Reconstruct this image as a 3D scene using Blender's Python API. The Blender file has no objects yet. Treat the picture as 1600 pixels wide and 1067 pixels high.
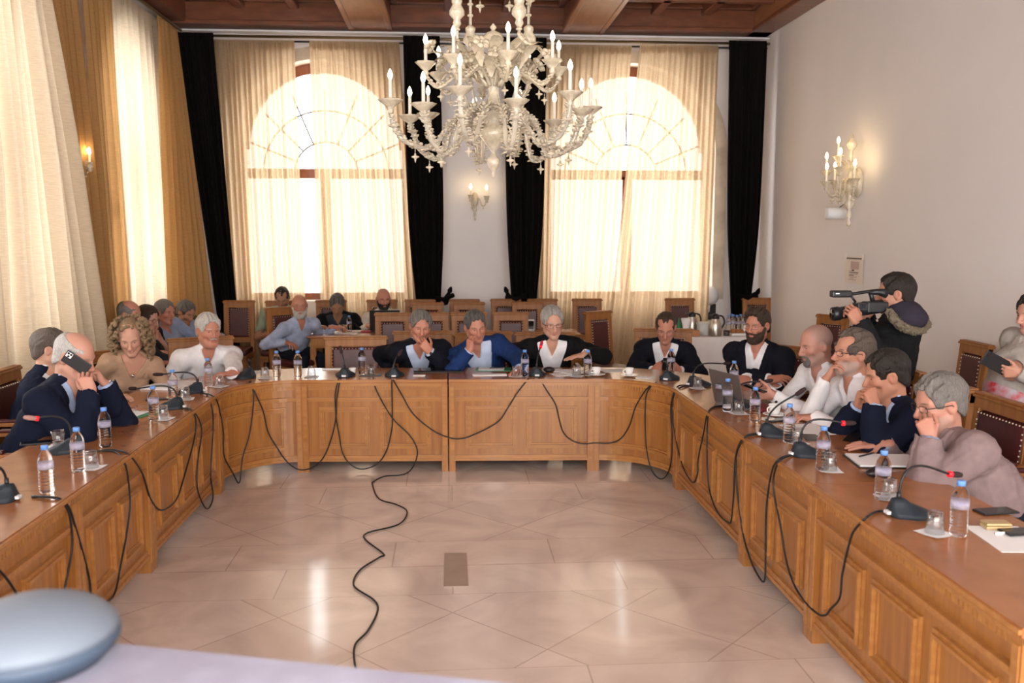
import bpy, bmesh, math, random
import numpy as np
from mathutils import Vector, Matrix
random.seed(7); np.random.seed(7)
SC = bpy.context.scene
COL = SC.collection
# ------------------------------------------------------------------ camera
CAM = Vector((0.0, 0.0, 1.92)); FPX = 1400.0
PHI = math.radians(6.865); PSI = math.radians(3.935)
FW = Vector((math.sin(PSI)*math.cos(PHI), math.cos(PSI)*math.cos(PHI), -math.sin(PHI)))
RT = Vector((math.cos(PSI), -math.sin(PSI), 0)); UP = RT.cross(FW)
cd = bpy.data.cameras.new('camera'); cam = bpy.data.objects.new('camera', cd); COL.objects.link(cam)
cam.location = CAM; cam.rotation_euler = (math.pi/2-PHI, 0, -PSI)
cd.sensor_width = 36; cd.lens = 36*FPX/1600; cd.clip_start = .05
cd.dof.use_dof = True; cd.dof.focus_distance = 6.3; cd.dof.aperture_fstop = 2.7
SC.camera = cam
def ray(px, py): return RT*((px-800)/FPX) + UP*(-(py-533.5)/FPX) + FW
def atX(px, py, X): d = ray(px, py); return CAM + d*((X-CAM.x)/d.x)
def atY(px, py, Y): d = ray(px, py); return CAM + d*((Y-CAM.y)/d.y)
def atZ(px, py, Z): d = ray(px, py); return CAM + d*((Z-CAM.z)/d.z)
# ------------------------------------------------------------------ light
w = bpy.data.worlds.new('daylight'); SC.world = w; w.use_nodes = True
bg = w.node_tree.nodes['Background']; bg.inputs[0].default_value = (1.0, .97, .93, 1); bg.inputs[1].default_value = 5.6
def area(name, loc, target, size, power, col):
    l = bpy.data.lights.new(name, 'AREA'); l.shape = 'RECTANGLE'; l.size, l.size_y = size; l.energy = power; l.color = col
    o = bpy.data.objects.new(name, l); COL.objects.link(o); o.location = loc
    o.rotation_euler = (Vector(target)-Vector(loc)).to_track_quat('-Z', 'Y').to_euler(); return o
FLASH = area('camera_flash', (.02, -.12, 2.1), (.35, 7, 1.2), (.12, .08), 42, (1, .95, .9))
SC.view_settings.view_transform = 'Standard'; SC.view_settings.look = 'None'
SC.view_settings.exposure = 0.37; SC.view_settings.gamma = 1.0; SC.view_settings.use_curve_mapping = False
# ------------------------------------------------------------------ materials
MATS = {}
def s2l(c): return tuple((x/12.92 if x <= .04045 else ((x+.055)/1.055)**2.4) for x in [v/255 for v in c])
def mat(name, col, rough=.5, metal=0, spec=.5, trans=0, ior=1.45, emit=None, es=0, coat=0, sheen=0, bump=None, var=0, vscale=8, vstretch=(1,1,1), col2=None, alpha=1, vcol=False, sss=0):
    m = bpy.data.materials.new(name); m.use_nodes = True; nt = m.node_tree; b = nt.nodes['Principled BSDF']
    b.inputs['Base Color'].default_value = (*col, 1); b.inputs['Roughness'].default_value = rough; b.inputs['Metallic'].default_value = metal
    b.inputs['Specular IOR Level'].default_value = spec; b.inputs['Transmission Weight'].default_value = trans; b.inputs['IOR'].default_value = ior
    b.inputs['Coat Weight'].default_value = coat; b.inputs['Coat Roughness'].default_value = .12; b.inputs['Alpha'].default_value = alpha
    b.inputs['Sheen Weight'].default_value = sheen
    if sss: b.inputs['Subsurface Weight'].default_value = sss; b.inputs['Subsurface Radius'].default_value = (.01, .004, .002)
    if emit: b.inputs['Emission Color'].default_value = (*emit, 1); b.inputs['Emission Strength'].default_value = es
    if var or bump or col2:
        tc = nt.nodes.new('ShaderNodeTexCoord'); mp = nt.nodes.new('ShaderNodeMapping'); mp.inputs['Scale'].default_value = vstretch
        nt.links.new(tc.outputs['Object'], mp.inputs['Vector'])
    if var or col2:
        n = nt.nodes.new('ShaderNodeTexNoise'); n.inputs['Scale'].default_value = vscale; n.inputs['Detail'].default_value = 5
        nt.links.new(mp.outputs[0], n.inputs['Vector'])
        r = nt.nodes.new('ShaderNodeValToRGB'); c2 = col2 or tuple(max(0, x*(1-var)) for x in col); c1 = col if col2 else tuple(min(1, x*(1+var*.5)) for x in col)
        r.color_ramp.elements[0].position = .3; r.color_ramp.elements[1].position = .7
        r.color_ramp.elements[0].color = (*c2, 1); r.color_ramp.elements[1].color = (*c1, 1)
        nt.links.new(n.outputs['Fac'], r.inputs[0]); nt.links.new(r.outputs[0], b.inputs['Base Color'])
    if vcol:
        a = nt.nodes.new('ShaderNodeAttribute'); a.attribute_name = 'Col'; nt.links.new(a.outputs['Color'], b.inputs['Base Color'])
    if bump:
        n2 = nt.nodes.new('ShaderNodeTexNoise'); n2.inputs['Scale'].default_value = bump[0]; n2.inputs['Detail'].default_value = 3
        nt.links.new(mp.outputs[0], n2.inputs['Vector'])
        bp = nt.nodes.new('ShaderNodeBump'); bp.inputs['Strength'].default_value = bump[1]; bp.inputs['Distance'].default_value = .01
        nt.links.new(n2.outputs['Fac'], bp.inputs['Height']); nt.links.new(bp.outputs[0], b.inputs['Normal'])
    MATS[name] = m; return m
def wood(name, c1, c2, stretch=(30, 30, 2.2), rough=.32, coat=.25):
    m = mat(name, c1, rough=rough, coat=coat, col2=c2, vscale=1.0, vstretch=stretch, bump=(2.0, .05)); return m
OAK = wood('oak_front', (.40, .172, .043), (.28, .106, .026))
OAKX = wood('oak_trim', (.44, .20, .055), (.33, .13, .033), (3, 30, 30))
OAKT = wood('oak_top', (.38, .15, .05), (.29, .105, .034), (6, 6, 30), .26, .25)
OAKD = mat('oak_recess', (.2, .085, .03), .5)
CHW = wood('chair_wood', (.34, .14, .036), (.24, .086, .022), (25, 25, 3), .5, 0)
CEIL = wood('ceiling_wood', (.22, .075, .035), (.13, .042, .02), (4, 12, 12), .35, .15)
CEILB = wood('ceiling_beam_wood', (.40, .18, .08), (.28, .11, .045), (12, 2, 12), .3, .2)
LEATH = mat('burgundy_leather', (.075, .014, .014), .4, bump=(60, .12), var=.3)
NAIL = mat('nail_metal', (.8, .72, .6), .3, .8)
PAINT = mat('wall_paint', (.82, .78, .775), .9, bump=(40, .02), var=.03, vscale=1.5)
STONE = mat('arch_stone', (.66, .57, .46), .8, var=.25, vscale=4, bump=(30, .1))
FRAMEW = wood('window_wood', (.30, .09, .035), (.2, .06, .022), (20, 20, 3))
IRON = mat('wrought_iron', (.03, .03, .035), .6, .4)
BRASS = mat('rod_brass', (.25, .19, .1), .35, .9)
WHITEP = mat('white_paint_metal', (.75, .75, .78), .4)
BLACKP = mat('black_plastic', (.012, .012, .014), .38)
CABLE = mat('cable_rubber', (.01, .01, .011), .45)
MICB = mat('mic_base_plastic', (.018, .025, .034), .5, spec=.3)
FOAM = mat('mic_foam', (.03, .014, .014), .9)
REDR = mat('mic_ring_red', (.5, .01, .02), .4, emit=(1, .02, .03), es=.6)
PAPER = mat('paper', (.80, .79, .80), .85)
NAPKIN = mat('napkin_paper', (.82, .82, .84), .9, bump=(30, .3))
CERAM = mat('cup_ceramic', (.8, .79, .77), .2, coat=.4)
CAPB = mat('cap_blue', (.13, .30, .72), .45)
LABEL = mat('bottle_label', (.60, .60, .70), .5, col2=(.40, .36, .58), vscale=55, alpha=.45)
PET = mat('clear_bottle', (.97, .98, 1), .04, trans=1, ior=1.2)
def thin_glass():
    m = bpy.data.materials.new('tumbler_glass'); m.use_nodes = True; nt = m.node_tree; nt.nodes.clear(); o = nt.nodes.new('ShaderNodeOutputMaterial'); t = nt.nodes.new('ShaderNodeBsdfTransparent'); t.inputs[0].default_value = (.93, .94, .95, 1)
    g = nt.nodes.new('ShaderNodeBsdfGlossy'); g.inputs['Roughness'].default_value = .04; lw = nt.nodes.new('ShaderNodeLayerWeight'); lw.inputs[0].default_value = .35; mr = nt.nodes.new('ShaderNodeMapRange'); mr.inputs[3].default_value = .07; mr.inputs[4].default_value = .75
    nt.links.new(lw.outputs['Facing'], mr.inputs[0]); mx = nt.nodes.new('ShaderNodeMixShader'); nt.links.new(mr.outputs[0], mx.inputs[0]); nt.links.new(t.outputs[0], mx.inputs[1]); nt.links.new(g.outputs[0], mx.inputs[2]); nt.links.new(mx.outputs[0], o.inputs[0]); MATS['tumbler_glass'] = m; return m
GLASS = thin_glass()
SCREEN = mat('dark_screen', (.008, .008, .01), .12)
GREYAL = mat('laptop_grey', (.16, .15, .155), .4, .6)
STEEL = mat('brushed_steel', (.55, .5, .44), .3, 1.0)
GREENF = mat('green_folder', (.03, .22, .09), .5)
GOLDM = mat('gold_case', (.55, .4, .2), .4, .3)
CLOTHW = mat('white_tablecloth', (.74, .70, .69), .9, bump=(20, .1))
VELV = mat('black_velvet', (.006, .005, .0045), .95, spec=.1, bump=(50, .2))
def sheer(name, col, transp, transl):
    m = bpy.data.materials.new(name); m.use_nodes = True; nt = m.node_tree; nt.nodes.clear()
    o = nt.nodes.new('ShaderNodeOutputMaterial'); d = nt.nodes.new('ShaderNodeBsdfDiffuse'); t = nt.nodes.new('ShaderNodeBsdfTranslucent'); tr = nt.nodes.new('ShaderNodeBsdfTransparent')
    tc = nt.nodes.new('ShaderNodeTexCoord'); mp = nt.nodes.new('ShaderNodeMapping'); mp.inputs['Scale'].default_value = (6, 6, 60)
    n = nt.nodes.new('ShaderNodeTexNoise'); n.inputs['Scale'].default_value = 3; n.inputs['Detail'].default_value = 4
    nt.links.new(tc.outputs['Object'], mp.inputs[0]); nt.links.new(mp.outputs[0], n.inputs['Vector'])
    r = nt.nodes.new('ShaderNodeValToRGB'); r.color_ramp.elements[0].color = (*[c*.86 for c in col], 1); r.color_ramp.elements[1].color = (*col, 1)
    r.color_ramp.elements[0].position = .35; r.color_ramp.elements[1].position = .65
    nt.links.new(n.outputs['Fac'], r.inputs[0]); nt.links.new(r.outputs[0], d.inputs[0]); nt.links.new(r.outputs[0], t.inputs[0])
    m1 = nt.nodes.new('ShaderNodeMixShader'); m1.inputs[0].default_value = transl; nt.links.new(d.outputs[0], m1.inputs[1]); nt.links.new(t.outputs[0], m1.inputs[2])
    m2 = nt.nodes.new('ShaderNodeMixShader'); m2.inputs[0].default_value = transp; nt.links.new(m1.outputs[0], m2.inputs[1]); nt.links.new(tr.outputs[0], m2.inputs[2])
    tr.inputs[0].default_value = (1, .95, .86, 1)
    nt.links.new(m2.outputs[0], o.inputs[0]); MATS[name] = m; return m
SHEER = sheer('sheer_cream', (.64, .485, .32), .08, .56)
SHEERL = sheer('sheer_ivory', (.74, .64, .50), .06, .52)
GOLD = sheer('gold_drape', (.60, .36, .15), .0, .36)
MUR = mat('murano_glass', (.88, .79, .62), .14, spec=.8, coat=.6, var=.2, vscale=40, trans=.42, bump=(90, .35))
MURC = mat('murano_clear', (.92, .88, .78), .08, trans=.7, ior=1.4)
CANDLE = mat('candle_sleeve', (.82, .78, .72), .5)
BULB = mat('lit_bulb', (1, .9, .75), .3, emit=(1, .83, .55), es=14)
def marble():
    m = bpy.data.materials.new('marble_floor'); m.use_nodes = True; nt = m.node_tree; b = nt.nodes['Principled BSDF']; L = nt.links.new
    tc = nt.nodes.new('ShaderNodeTexCoord')
    def brick(scale, bw, rh, rot=0, off=.5):
        mp = nt.nodes.new('ShaderNodeMapping'); mp.inputs['Rotation'].default_value = (0, 0, rot); L(tc.outputs['Object'], mp.inputs[0])
        k = nt.nodes.new('ShaderNodeTexBrick'); k.inputs['Scale'].default_value = scale; k.inputs['Brick Width'].default_value = bw; k.inputs['Row Height'].default_value = rh
        k.inputs['Mortar Size'].default_value = .004; k.inputs['Mortar Smooth'].default_value = .1; k.inputs['Bias'].default_value = 0; k.offset = off
        k.inputs['Color1'].default_value = (.72, .61, .55, 1); k.inputs['Color2'].default_value = (.66, .55, .49, 1); k.inputs['Mortar'].default_value = (.50, .40, .35, 1)
        L(mp.outputs[0], k.inputs['Vector']); return k
    k1 = brick(1, .95, .42, 0, .37); k2 = brick(1, .62, .62, .785, 0)
    n = nt.nodes.new('ShaderNodeTexNoise'); n.inputs['Scale'].default_value = 1.7; n.inputs['Detail'].default_value = 8; n.inputs['Distortion'].default_value = 1.6; L(tc.outputs['Object'], n.inputs['Vector'])
    sep = nt.nodes.new('ShaderNodeSeparateXYZ'); L(tc.outputs['Object'], sep.inputs[0])
    # alternating bands across the room: diagonal slabs every third band
    mm = nt.nodes.new('ShaderNodeMath'); mm.operation = 'PINGPONG'; mm.inputs[1].default_value = .84; L(sep.outputs['Y'], mm.inputs[0])
    gt = nt.nodes.new('ShaderNodeMath'); gt.operation = 'GREATER_THAN'; gt.inputs[1].default_value = .42; L(mm.outputs[0], gt.inputs[0])
    mx = nt.nodes.new('ShaderNodeMixRGB'); L(gt.outputs[0], mx.inputs[0]); L(k1.outputs['Color'], mx.inputs[1]); L(k2.outputs['Color'], mx.inputs[2])
    r = nt.nodes.new('ShaderNodeValToRGB'); r.color_ramp.elements[0].position = .35; r.color_ramp.elements[1].position = .7
    r.color_ramp.elements[0].color = (.80, .76, .74, 1); r.color_ramp.elements[1].color = (1.04, 1.02, 1.0, 1); L(n.outputs['Fac'], r.inputs[0])
    mu = nt.nodes.new('ShaderNodeMixRGB'); mu.blend_type = 'MULTIPLY'; mu.inputs[0].default_value = 1; L(mx.outputs[0], mu.inputs[1]); L(r.outputs[0], mu.inputs[2])
    L(mu.outputs[0], b.inputs['Base Color']); b.inputs['Roughness'].default_value = .11; b.inputs['Specular IOR Level'].default_value = .5
    n2 = nt.nodes.new('ShaderNodeTexNoise'); n2.inputs['Scale'].default_value = 2.5; n2.inputs['Detail'].default_value = 2; L(tc.outputs['Object'], n2.inputs['Vector'])
    bp = nt.nodes.new('ShaderNodeBump'); bp.inputs['Strength'].default_value = .05; bp.inputs['Distance'].default_value = .02; L(n2.outputs['Fac'], bp.inputs['Height']); L(bp.outputs[0], b.inputs['Normal'])
    return m
MARBLE = marble()
# ------------------------------------------------------------------ mesh helpers
class MB:
    def __init__(s): s.v = []; s.f = []; s.mi = []; s.sm = []; s.mats = []; s.M = None; s.fn = None
    def mid(s, m):
        if m not in s.mats: s.mats.append(m)
        return s.mats.index(m)
    def add(s, vs, fs, m, smooth=False):
        o = len(s.v); k = s.mid(m)
        for p in vs:
            p = Vector(p)
            if s.M is not None: p = s.M @ p
            if s.fn: p = Vector(s.fn(p))
            s.v.append(tuple(p))
        for f in fs: s.f.append([o+i for i in f]); s.mi.append(k); s.sm.append(smooth)
    def box(s, lo, hi, m, c=0.0, nx=1):
        lo = Vector(lo); hi = Vector(hi)
        if nx > 1:      # long box cut along x (for bent tables)
            xs = [lo.x+(hi.x-lo.x)*i/nx for i in range(nx+1)]; vs = []; fs = []
            for x in xs: vs += [(x, lo.y, lo.z), (x, hi.y, lo.z), (x, hi.y, hi.z), (x, lo.y, hi.z)]
            for i in range(nx):
                a = 4*i
                for j in range(4): fs.append([a+j, a+(j+1) % 4, a+4+(j+1) % 4, a+4+j])
            fs += [[0, 1, 2, 3], [4*nx+3, 4*nx+2, 4*nx+1, 4*nx]]
            s.add(vs, fs, m); return
        if c <= 0:
            vs = [(x, y, z) for x in (lo.x, hi.x) for y in (lo.y, hi.y) for z in (lo.z, hi.z)]
            s.add(vs, [[0, 1, 3, 2], [4, 6, 7, 5], [0, 4, 5, 1], [2, 3, 7, 6], [0, 2, 6, 4], [1, 5, 7, 3]], m); return
        bm = bmesh.new(); bmesh.ops.create_cube(bm, size=1)
        for v in bm.verts: v.co = Vector(((lo.x+hi.x)/2+v.co.x*(hi.x-lo.x), (lo.y+hi.y)/2+v.co.y*(hi.y-lo.y), (lo.z+hi.z)/2+v.co.z*(hi.z-lo.z)))
        bmesh.ops.bevel(bm, geom=bm.edges[:], offset=min(c, .49*min(hi-lo)), segments=2, profile=.5, affect='EDGES')
        bm.verts.index_update(); s.add([v.co for v in bm.verts], [[v.index for v in f.verts] for f in bm.faces], m); bm.free()
    def tube(s, path, r, m, n=8, cap=True, flat=1.0):
        path = [Vector(p) for p in path]; N = len(path); rs = r if isinstance(r, (list, tuple)) else [r]*N
        t0 = (path[1]-path[0]).normalized(); a = Vector((0, 0, 1)) if abs(t0.z) < .9 else Vector((1, 0, 0)); u = t0.cross(a).normalized(); vs = []; fs = []
        for i, p in enumerate(path):
            t = (path[min(i+1, N-1)]-path[max(i-1, 0)])
            t = t.normalized() if t.length > 1e-9 else t0
            u = (u-t*u.dot(t)).normalized(); b = t.cross(u)
            for j in range(n):
                an = 2*math.pi*j/n; vs.append(p+u*(rs[i]*math.cos(an))+b*(rs[i]*flat*math.sin(an)))
        for i in range(N-1):
            for j in range(n): fs.append([i*n+j, i*n+(j+1) % n, (i+1)*n+(j+1) % n, (i+1)*n+j])
        if cap: fs += [list(range(n))[::-1], [(N-1)*n+j for j in range(n)]]
        s.add(vs, fs, m, True)
    def lathe(s, prof, m, n=16, c=(0, 0, 0), wob=None, T=None):
        c = Vector(c); vs = []; fs = []
        for i, (r, z) in enumerate(prof):
            for j in range(n):
                an = 2*math.pi*j/n; rr = r*(wob(an, i) if wob else 1); p = Vector((rr*math.cos(an), rr*math.sin(an), z))
                if T is not None: p = T @ p
                vs.append(c+p)
        N = len(prof)
        for i in range(N-1):
            for j in range(n): fs.append([i*n+j, i*n+(j+1) % n, (i+1)*n+(j+1) % n, (i+1)*n+j])
        if prof[0][0] > 1e-6: fs.append(list(range(n))[::-1])
        if prof[-1][0] > 1e-6: fs.append([(N-1)*n+j for j in range(n)])
        s.add(vs, fs, m, True)
    def ball(s, c, r, m, n=10, k=6):
        r = r if isinstance(r, (tuple, list)) else (r, r, r); prof = [(math.sin(math.pi*i/k), -math.cos(math.pi*i/k)) for i in range(k+1)]
        s.lathe([(max(a, 1e-4), b) for a, b in prof], m, n, c, T=Matrix.Diagonal(r))
    def prism(s, poly, y0, y1, m):     # polygon in xz, pushed along y
        n = len(poly); vs = [(x, y0, z) for x, z in poly]+[(x, y1, z) for x, z in poly]
        s.add(vs, [list(range(n))[::-1], [n+i for i in range(n)]]+[[i, (i+1) % n, n+(i+1) % n, n+i] for i in range(n)], m)
    def grid(s, P, m, smooth=True):
        a = len(P); b = len(P[0]); s.add([p for row in P for p in row], [[i*b+j, i*b+j+1, (i+1)*b+j+1, (i+1)*b+j] for i in range(a-1) for j in range(b-1)], m, smooth)
    def build(s, name, parent=None, loc=None, rz=None):
        me = bpy.data.meshes.new(name); me.from_pydata(s.v, [], s.f)
        for m in s.mats: me.materials.append(m)
        me.polygons.foreach_set('material_index', s.mi); me.polygons.foreach_set('use_smooth', s.sm); me.update()
        o = bpy.data.objects.new(name, me); COL.objects.link(o); o.parent = parent
        if loc is not None: o.location = loc
        if rz is not None: o.rotation_euler.z = rz
        return o
def tag(o, label, cat, group=None, kind=None):
    o['label'] = label; o['category'] = cat
    if group: o['group'] = group
    if kind: o['kind'] = kind
    return o
def thing(name, label, cat, loc=(0, 0, 0), rz=0, group=None):
    o = bpy.data.objects.new(name, None); COL.objects.link(o); o.location = loc; o.rotation_euler.z = rz; o.empty_display_size = .1
    return tag(o, label, cat, group)
KIDS = {}
def copy_tree(o, parent=None):
    c = o.copy(); COL.objects.link(c); c.parent = parent
    for ch in list(o.children): copy_tree(ch, c)
    return c
def struct(o): o['kind'] = 'structure'; return o
def smooth_path(pts, k=6):
    P = [Vector(p) for p in pts]; out = []
    for i in range(len(P)-1):
        p0 = P[max(i-1, 0)]; p1 = P[i]; p2 = P[i+1]; p3 = P[min(i+2, len(P)-1)]
        for j in range(k):
            t = j/k; out.append(.5*((2*p1)+(p2-p0)*t+(2*p0-5*p1+4*p2-p3)*t*t+(3*p1-p0-3*p2+p3)*t**3))
    return out+[P[-1]]
# ------------------------------------------------------------------ room shell
XL, XR, YF, YB, ZC, ZB = -3.55, 4.27, 12.2, -2.5, 5.0, 4.54
def gen_wall(name, a0, a1, z1, ops, mp, thick=.45):
    b = MB(); st = MB()
    def q(a, c, za, zb): b.add([mp(a, 0, za), mp(c, 0, za), mp(c, 0, zb), mp(a, 0, zb)], [[0, 1, 2, 3]], PAINT)
    cur = a0
    for (c, hw, sill, spring) in ops:
        q(cur, c-hw, 0, z1); q(c-hw, c+hw, 0, sill); N = 28
        arch = [(c-hw*math.cos(math.pi*i/N), spring+hw*math.sin(math.pi*i/N)) for i in range(N+1)]
        for i in range(N):
            (x0, y0), (x1, y1) = arch[i], arch[i+1]; b.add([mp(x0, 0, y0), mp(x1, 0, y1), mp(x1, 0, z1), mp(x0, 0, z1)], [[0, 1, 2, 3]], PAINT)
        loop = [(c-hw, sill)]+arch+[(c+hw, sill)]
        b.add([mp(x, d, z) for x, z in loop for d in (0, thick)], [[2*i, 2*i+1, 2*i+3, 2*i+2] for i in range(len(loop)-1)]+[[0, 1, 2*len(loop)-1, 2*len(loop)-2]], STONE)
        # stone surround standing proud of the plaster
        o2 = [(c-(hw+.16), sill)]+[(c-(hw+.16)*math.cos(math.pi*i/N), spring+(hw+.16)*math.sin(math.pi*i/N)) for i in range(N+1)]+[(c+hw+.16, sill)]
        n = len(loop); vs = [mp(x, -.03, z) for x, z in loop]+[mp(x, -.03, z) for x, z in o2]+[mp(x, .01, z) for x, z in loop]+[mp(x, .01, z) for x, z in o2]
        fs = [];
        for i in range(n-1): fs += [[i, i+1, n+i+1, n+i], [n+i, n+i+1, 3*n+i+1, 3*n+i], [2*n+i, 2*n+i+1, i+1, i]]
        st.add(vs, fs, STONE); cur = c+hw
    q(cur, a1, 0, z1)
    o = struct(b.build(name)); s = st.build('arch_surround', o); s['kind'] = 'structure'; return o
WIN = [(-1.68, 1.13, 1.02, 3.05), (2.46, 1.15, 1.02, 3.03)]
WINL = [(6.6, 1.15, 1.02, 3.2), (10.3, .95, 1.02, 3.2)]
gen_wall('wall_far', XL, XR, ZC, WIN, lambda a, d, z: (a, YF+d, z))
gen_wall('wall_left', YB, YF, ZC, WINL, lambda a, d, z: (XL-d, a, z))
b = MB(); b.box((XR, YB, 0), (XR+.3, YF+.45, ZC), PAINT); struct(b.build('wall_right'))
b = MB(); b.box((XL-.45, YB, -.12), (XR+.3, YF+.45, 0), MARBLE); struct(b.build('floor'))
b = MB(); b.box((XL-.45, YB, ZC), (XR+.3, YF+.45, ZC+.15), CEIL)
b.build('ceiling')['kind'] = 'structure'
def wgls():
    m = bpy.data.materials.new('window_glass'); m.use_nodes = True; nt = m.node_tree; nt.nodes.clear(); o = nt.nodes.new('ShaderNodeOutputMaterial')
    t = nt.nodes.new('ShaderNodeBsdfTransparent'); g = nt.nodes.new('ShaderNodeBsdfGlossy'); g.inputs['Roughness'].default_value = .02; mx = nt.nodes.new('ShaderNodeMixShader'); mx.inputs[0].default_value = .06
    nt.links.new(t.outputs[0], mx.inputs[1]); nt.links.new(g.outputs[0], mx.inputs[2]); nt.links.new(mx.outputs[0], o.inputs[0]); return m
WGL = wgls()
def window(i, c, hw, sill, spring, mp):
    f = MB(); t = .09; d0, d1 = .26, .34
    def bar(a0, a1, z0, z1, dd=0):
        f.add([mp(a, d, z) for a in (a0, a1) for d in (d0+dd, d1-dd) for z in (z0, z1)], [[0, 1, 3, 2], [4, 6, 7, 5], [0, 4, 5, 1], [2, 3, 7, 6], [0, 2, 6, 4], [1, 5, 7, 3]], FRAMEW)
    bar(c-hw, c-hw+t, sill, spring); bar(c+hw-t, c+hw, sill, spring); bar(c-hw, c+hw, sill, sill+t); bar(c-hw, c+hw, 2.66, 2.66+.13); bar(c-.07, c+.07, sill, 2.7)
    N = 24; vs = []; fs = []
    for k in range(N+1):
        an = math.pi*k/N
        for r in (hw, hw-.13):
            for d in (d0, d1): vs.append(mp(c-r*math.cos(an), d, spring+r*math.sin(an)))
    for k in range(N):
        a = 4*k; fs += [[a, a+4, a+6, a+2], [a+1, a+3, a+7, a+5], [a+2, a+6, a+7, a+3]]
    f.add(vs, fs, FRAMEW)
    o = f.build(f'window_{i}'); o['kind'] = 'structure'
    g = MB(); P = [(c-hw, sill), (c+hw, sill)]+[(c+hw*math.cos(math.pi*k/N), spring+hw*math.sin(math.pi*k/N)) for k in range(N+1)]
    g.add([mp(x, .30, z) for x, z in P], [list(range(len(P)))], WGL); g.build('glass_pane', o)
    # wrought-iron fan grille outside the arched light
    r = MB()
    for rad in (.38, .75): r.tube([mp(c-rad*hw*math.cos(math.pi*k/20), .4, spring-.32+rad*hw*math.sin(math.pi*k/20)) for k in range(21)], .011, IRON, 6)
    for k in range(1, 8):
        an = math.pi*k/8; r.tube([mp(c-.38*hw*math.cos(an), .4, spring-.32+.38*hw*math.sin(an)), mp(c-hw*math.cos(an), .4, spring-.32+hw*math.sin(an))], .011, IRON, 6)
    r.build('iron_grille', o)
for i, wn in enumerate(WIN): window(i+1, *wn, lambda a, d, z: (a, YF+d, z))
for i, wn in enumerate(WINL): window(i+3, *wn, lambda a, d, z: (XL-d, a, z))
# coffered ceiling: perimeter fascia, main beams down the room, small cross ribs
b = MB()
b.box((XL, YF-.28, ZB+.02), (XR, YF, ZC), CEIL); b.box((XL, YF-.32, ZB), (XR, YF, ZB+.05), CEIL, .01); b.box((XL, YF-.36, ZB+.27), (XR, YF-.28, ZB+.34), CEIL, .015)
b.build('trim_far')['kind'] = 'structure'
b = MB(); b.box((XL, YB, ZB+.02), (XL+.26, YF, ZC), CEIL); b.box((XL+.26, YB, ZB+.27), (XL+.34, YF, ZB+.34), CEIL, .015); b.build('trim_left')['kind'] = 'structure'
b = MB(); b.box((XR-.26, YB, ZB+.02), (XR, YF, ZC), CEILB); b.box((XR-.3, YB, ZB), (XR, YF, ZB+.06), CEIL, .012); b.box((XR-.34, YB, ZB+.27), (XR-.26, YF, ZB+.34), CEIL, .015); b.build('trim_right')['kind'] = 'structure'
for bx in (-1.0, 1.76):
    b = MB(); b.box((bx-.27, YB, ZB+.034), (bx+.27, YF-.05, ZC), CEIL); b.box((bx-.22, YB, ZB-.006), (bx+.22, YF-.05, ZB+.04), CEILB)
    for s in (-1, 1): b.box((bx+s*.245-.035, YB, ZB-.015), (bx+s*.245+.035, YF-.06, ZB+.047), CEILB, .012)
    for s in (-1, 1): b.box((bx+s*.31-.05, YB, ZB+.27), (bx+s*.31+.05, YF-.28, ZB+.34), CEIL, .015)
    b.build('ceiling_beam')['kind'] = 'structure'
b = MB()
for (x0, x1) in ((XL+.26, -1.27), (-.73, 1.49), (2.03, XR-.26)):
    for k in (1, 2): x = x0+(x1-x0)*k/3; b.box((x-.06, 7.5, ZB+.2), (x+.06, YF-.28, ZC), CEIL, .015)
    for yy in (11.25, 10.3, 9.35, 8.4): b.box((x0, yy-.06, ZB+.2), (x1, yy+.06, ZC), CEIL, .015); b.box((x0, yy-.1, ZB+.34), (x1, yy+.1, ZC), CEIL, .015)
b.build('ceiling_rib')['kind'] = 'structure'
# floor duct cover
b = MB(); b.box((-.05, 4.72, 0), (.085, 5.24, .004), mat('floor_hatch', (.34, .25, .2), .3, var=.1), .001)
tag(b.build('floor_hatch'), 'plain brown rectangular plate let into the pale marble floor', 'floor hatch')
# curtain rods
def rod(name, label, p0, p1, off, brk):
    t = thing(name, label, 'curtain rod'); b = MB(); b.tube([p0, p1], .018, BRASS, 10); b.build('pole', t)
    b = MB(); b.tube([Vector(p0)+Vector(off), Vector(p1)+Vector(off)], .012, BLACKP, 8); b.build('track', t)
    b = MB(); b.box(*brk, WHITEP); b.build('rail_cover', t)
rod('curtain_rod', 'double brass curtain rod across the far wall under the ceiling', (XL+.05, 11.97, 4.41), (XR-.03, 11.97, 4.41), (0, .09, -.04), ((XL+.02, 12.04, 4.485), (XR-.01, 12.19, 4.505)))
rod('curtain_rod', 'double brass curtain rod along the left window wall', (-3.36, YB+.1, 4.46), (-3.36, 11.93, 4.46), (-.1, 0, -.03), ((XL+.01, YB+.1, 4.48), (-3.43, 11.93, 4.52)))
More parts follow.
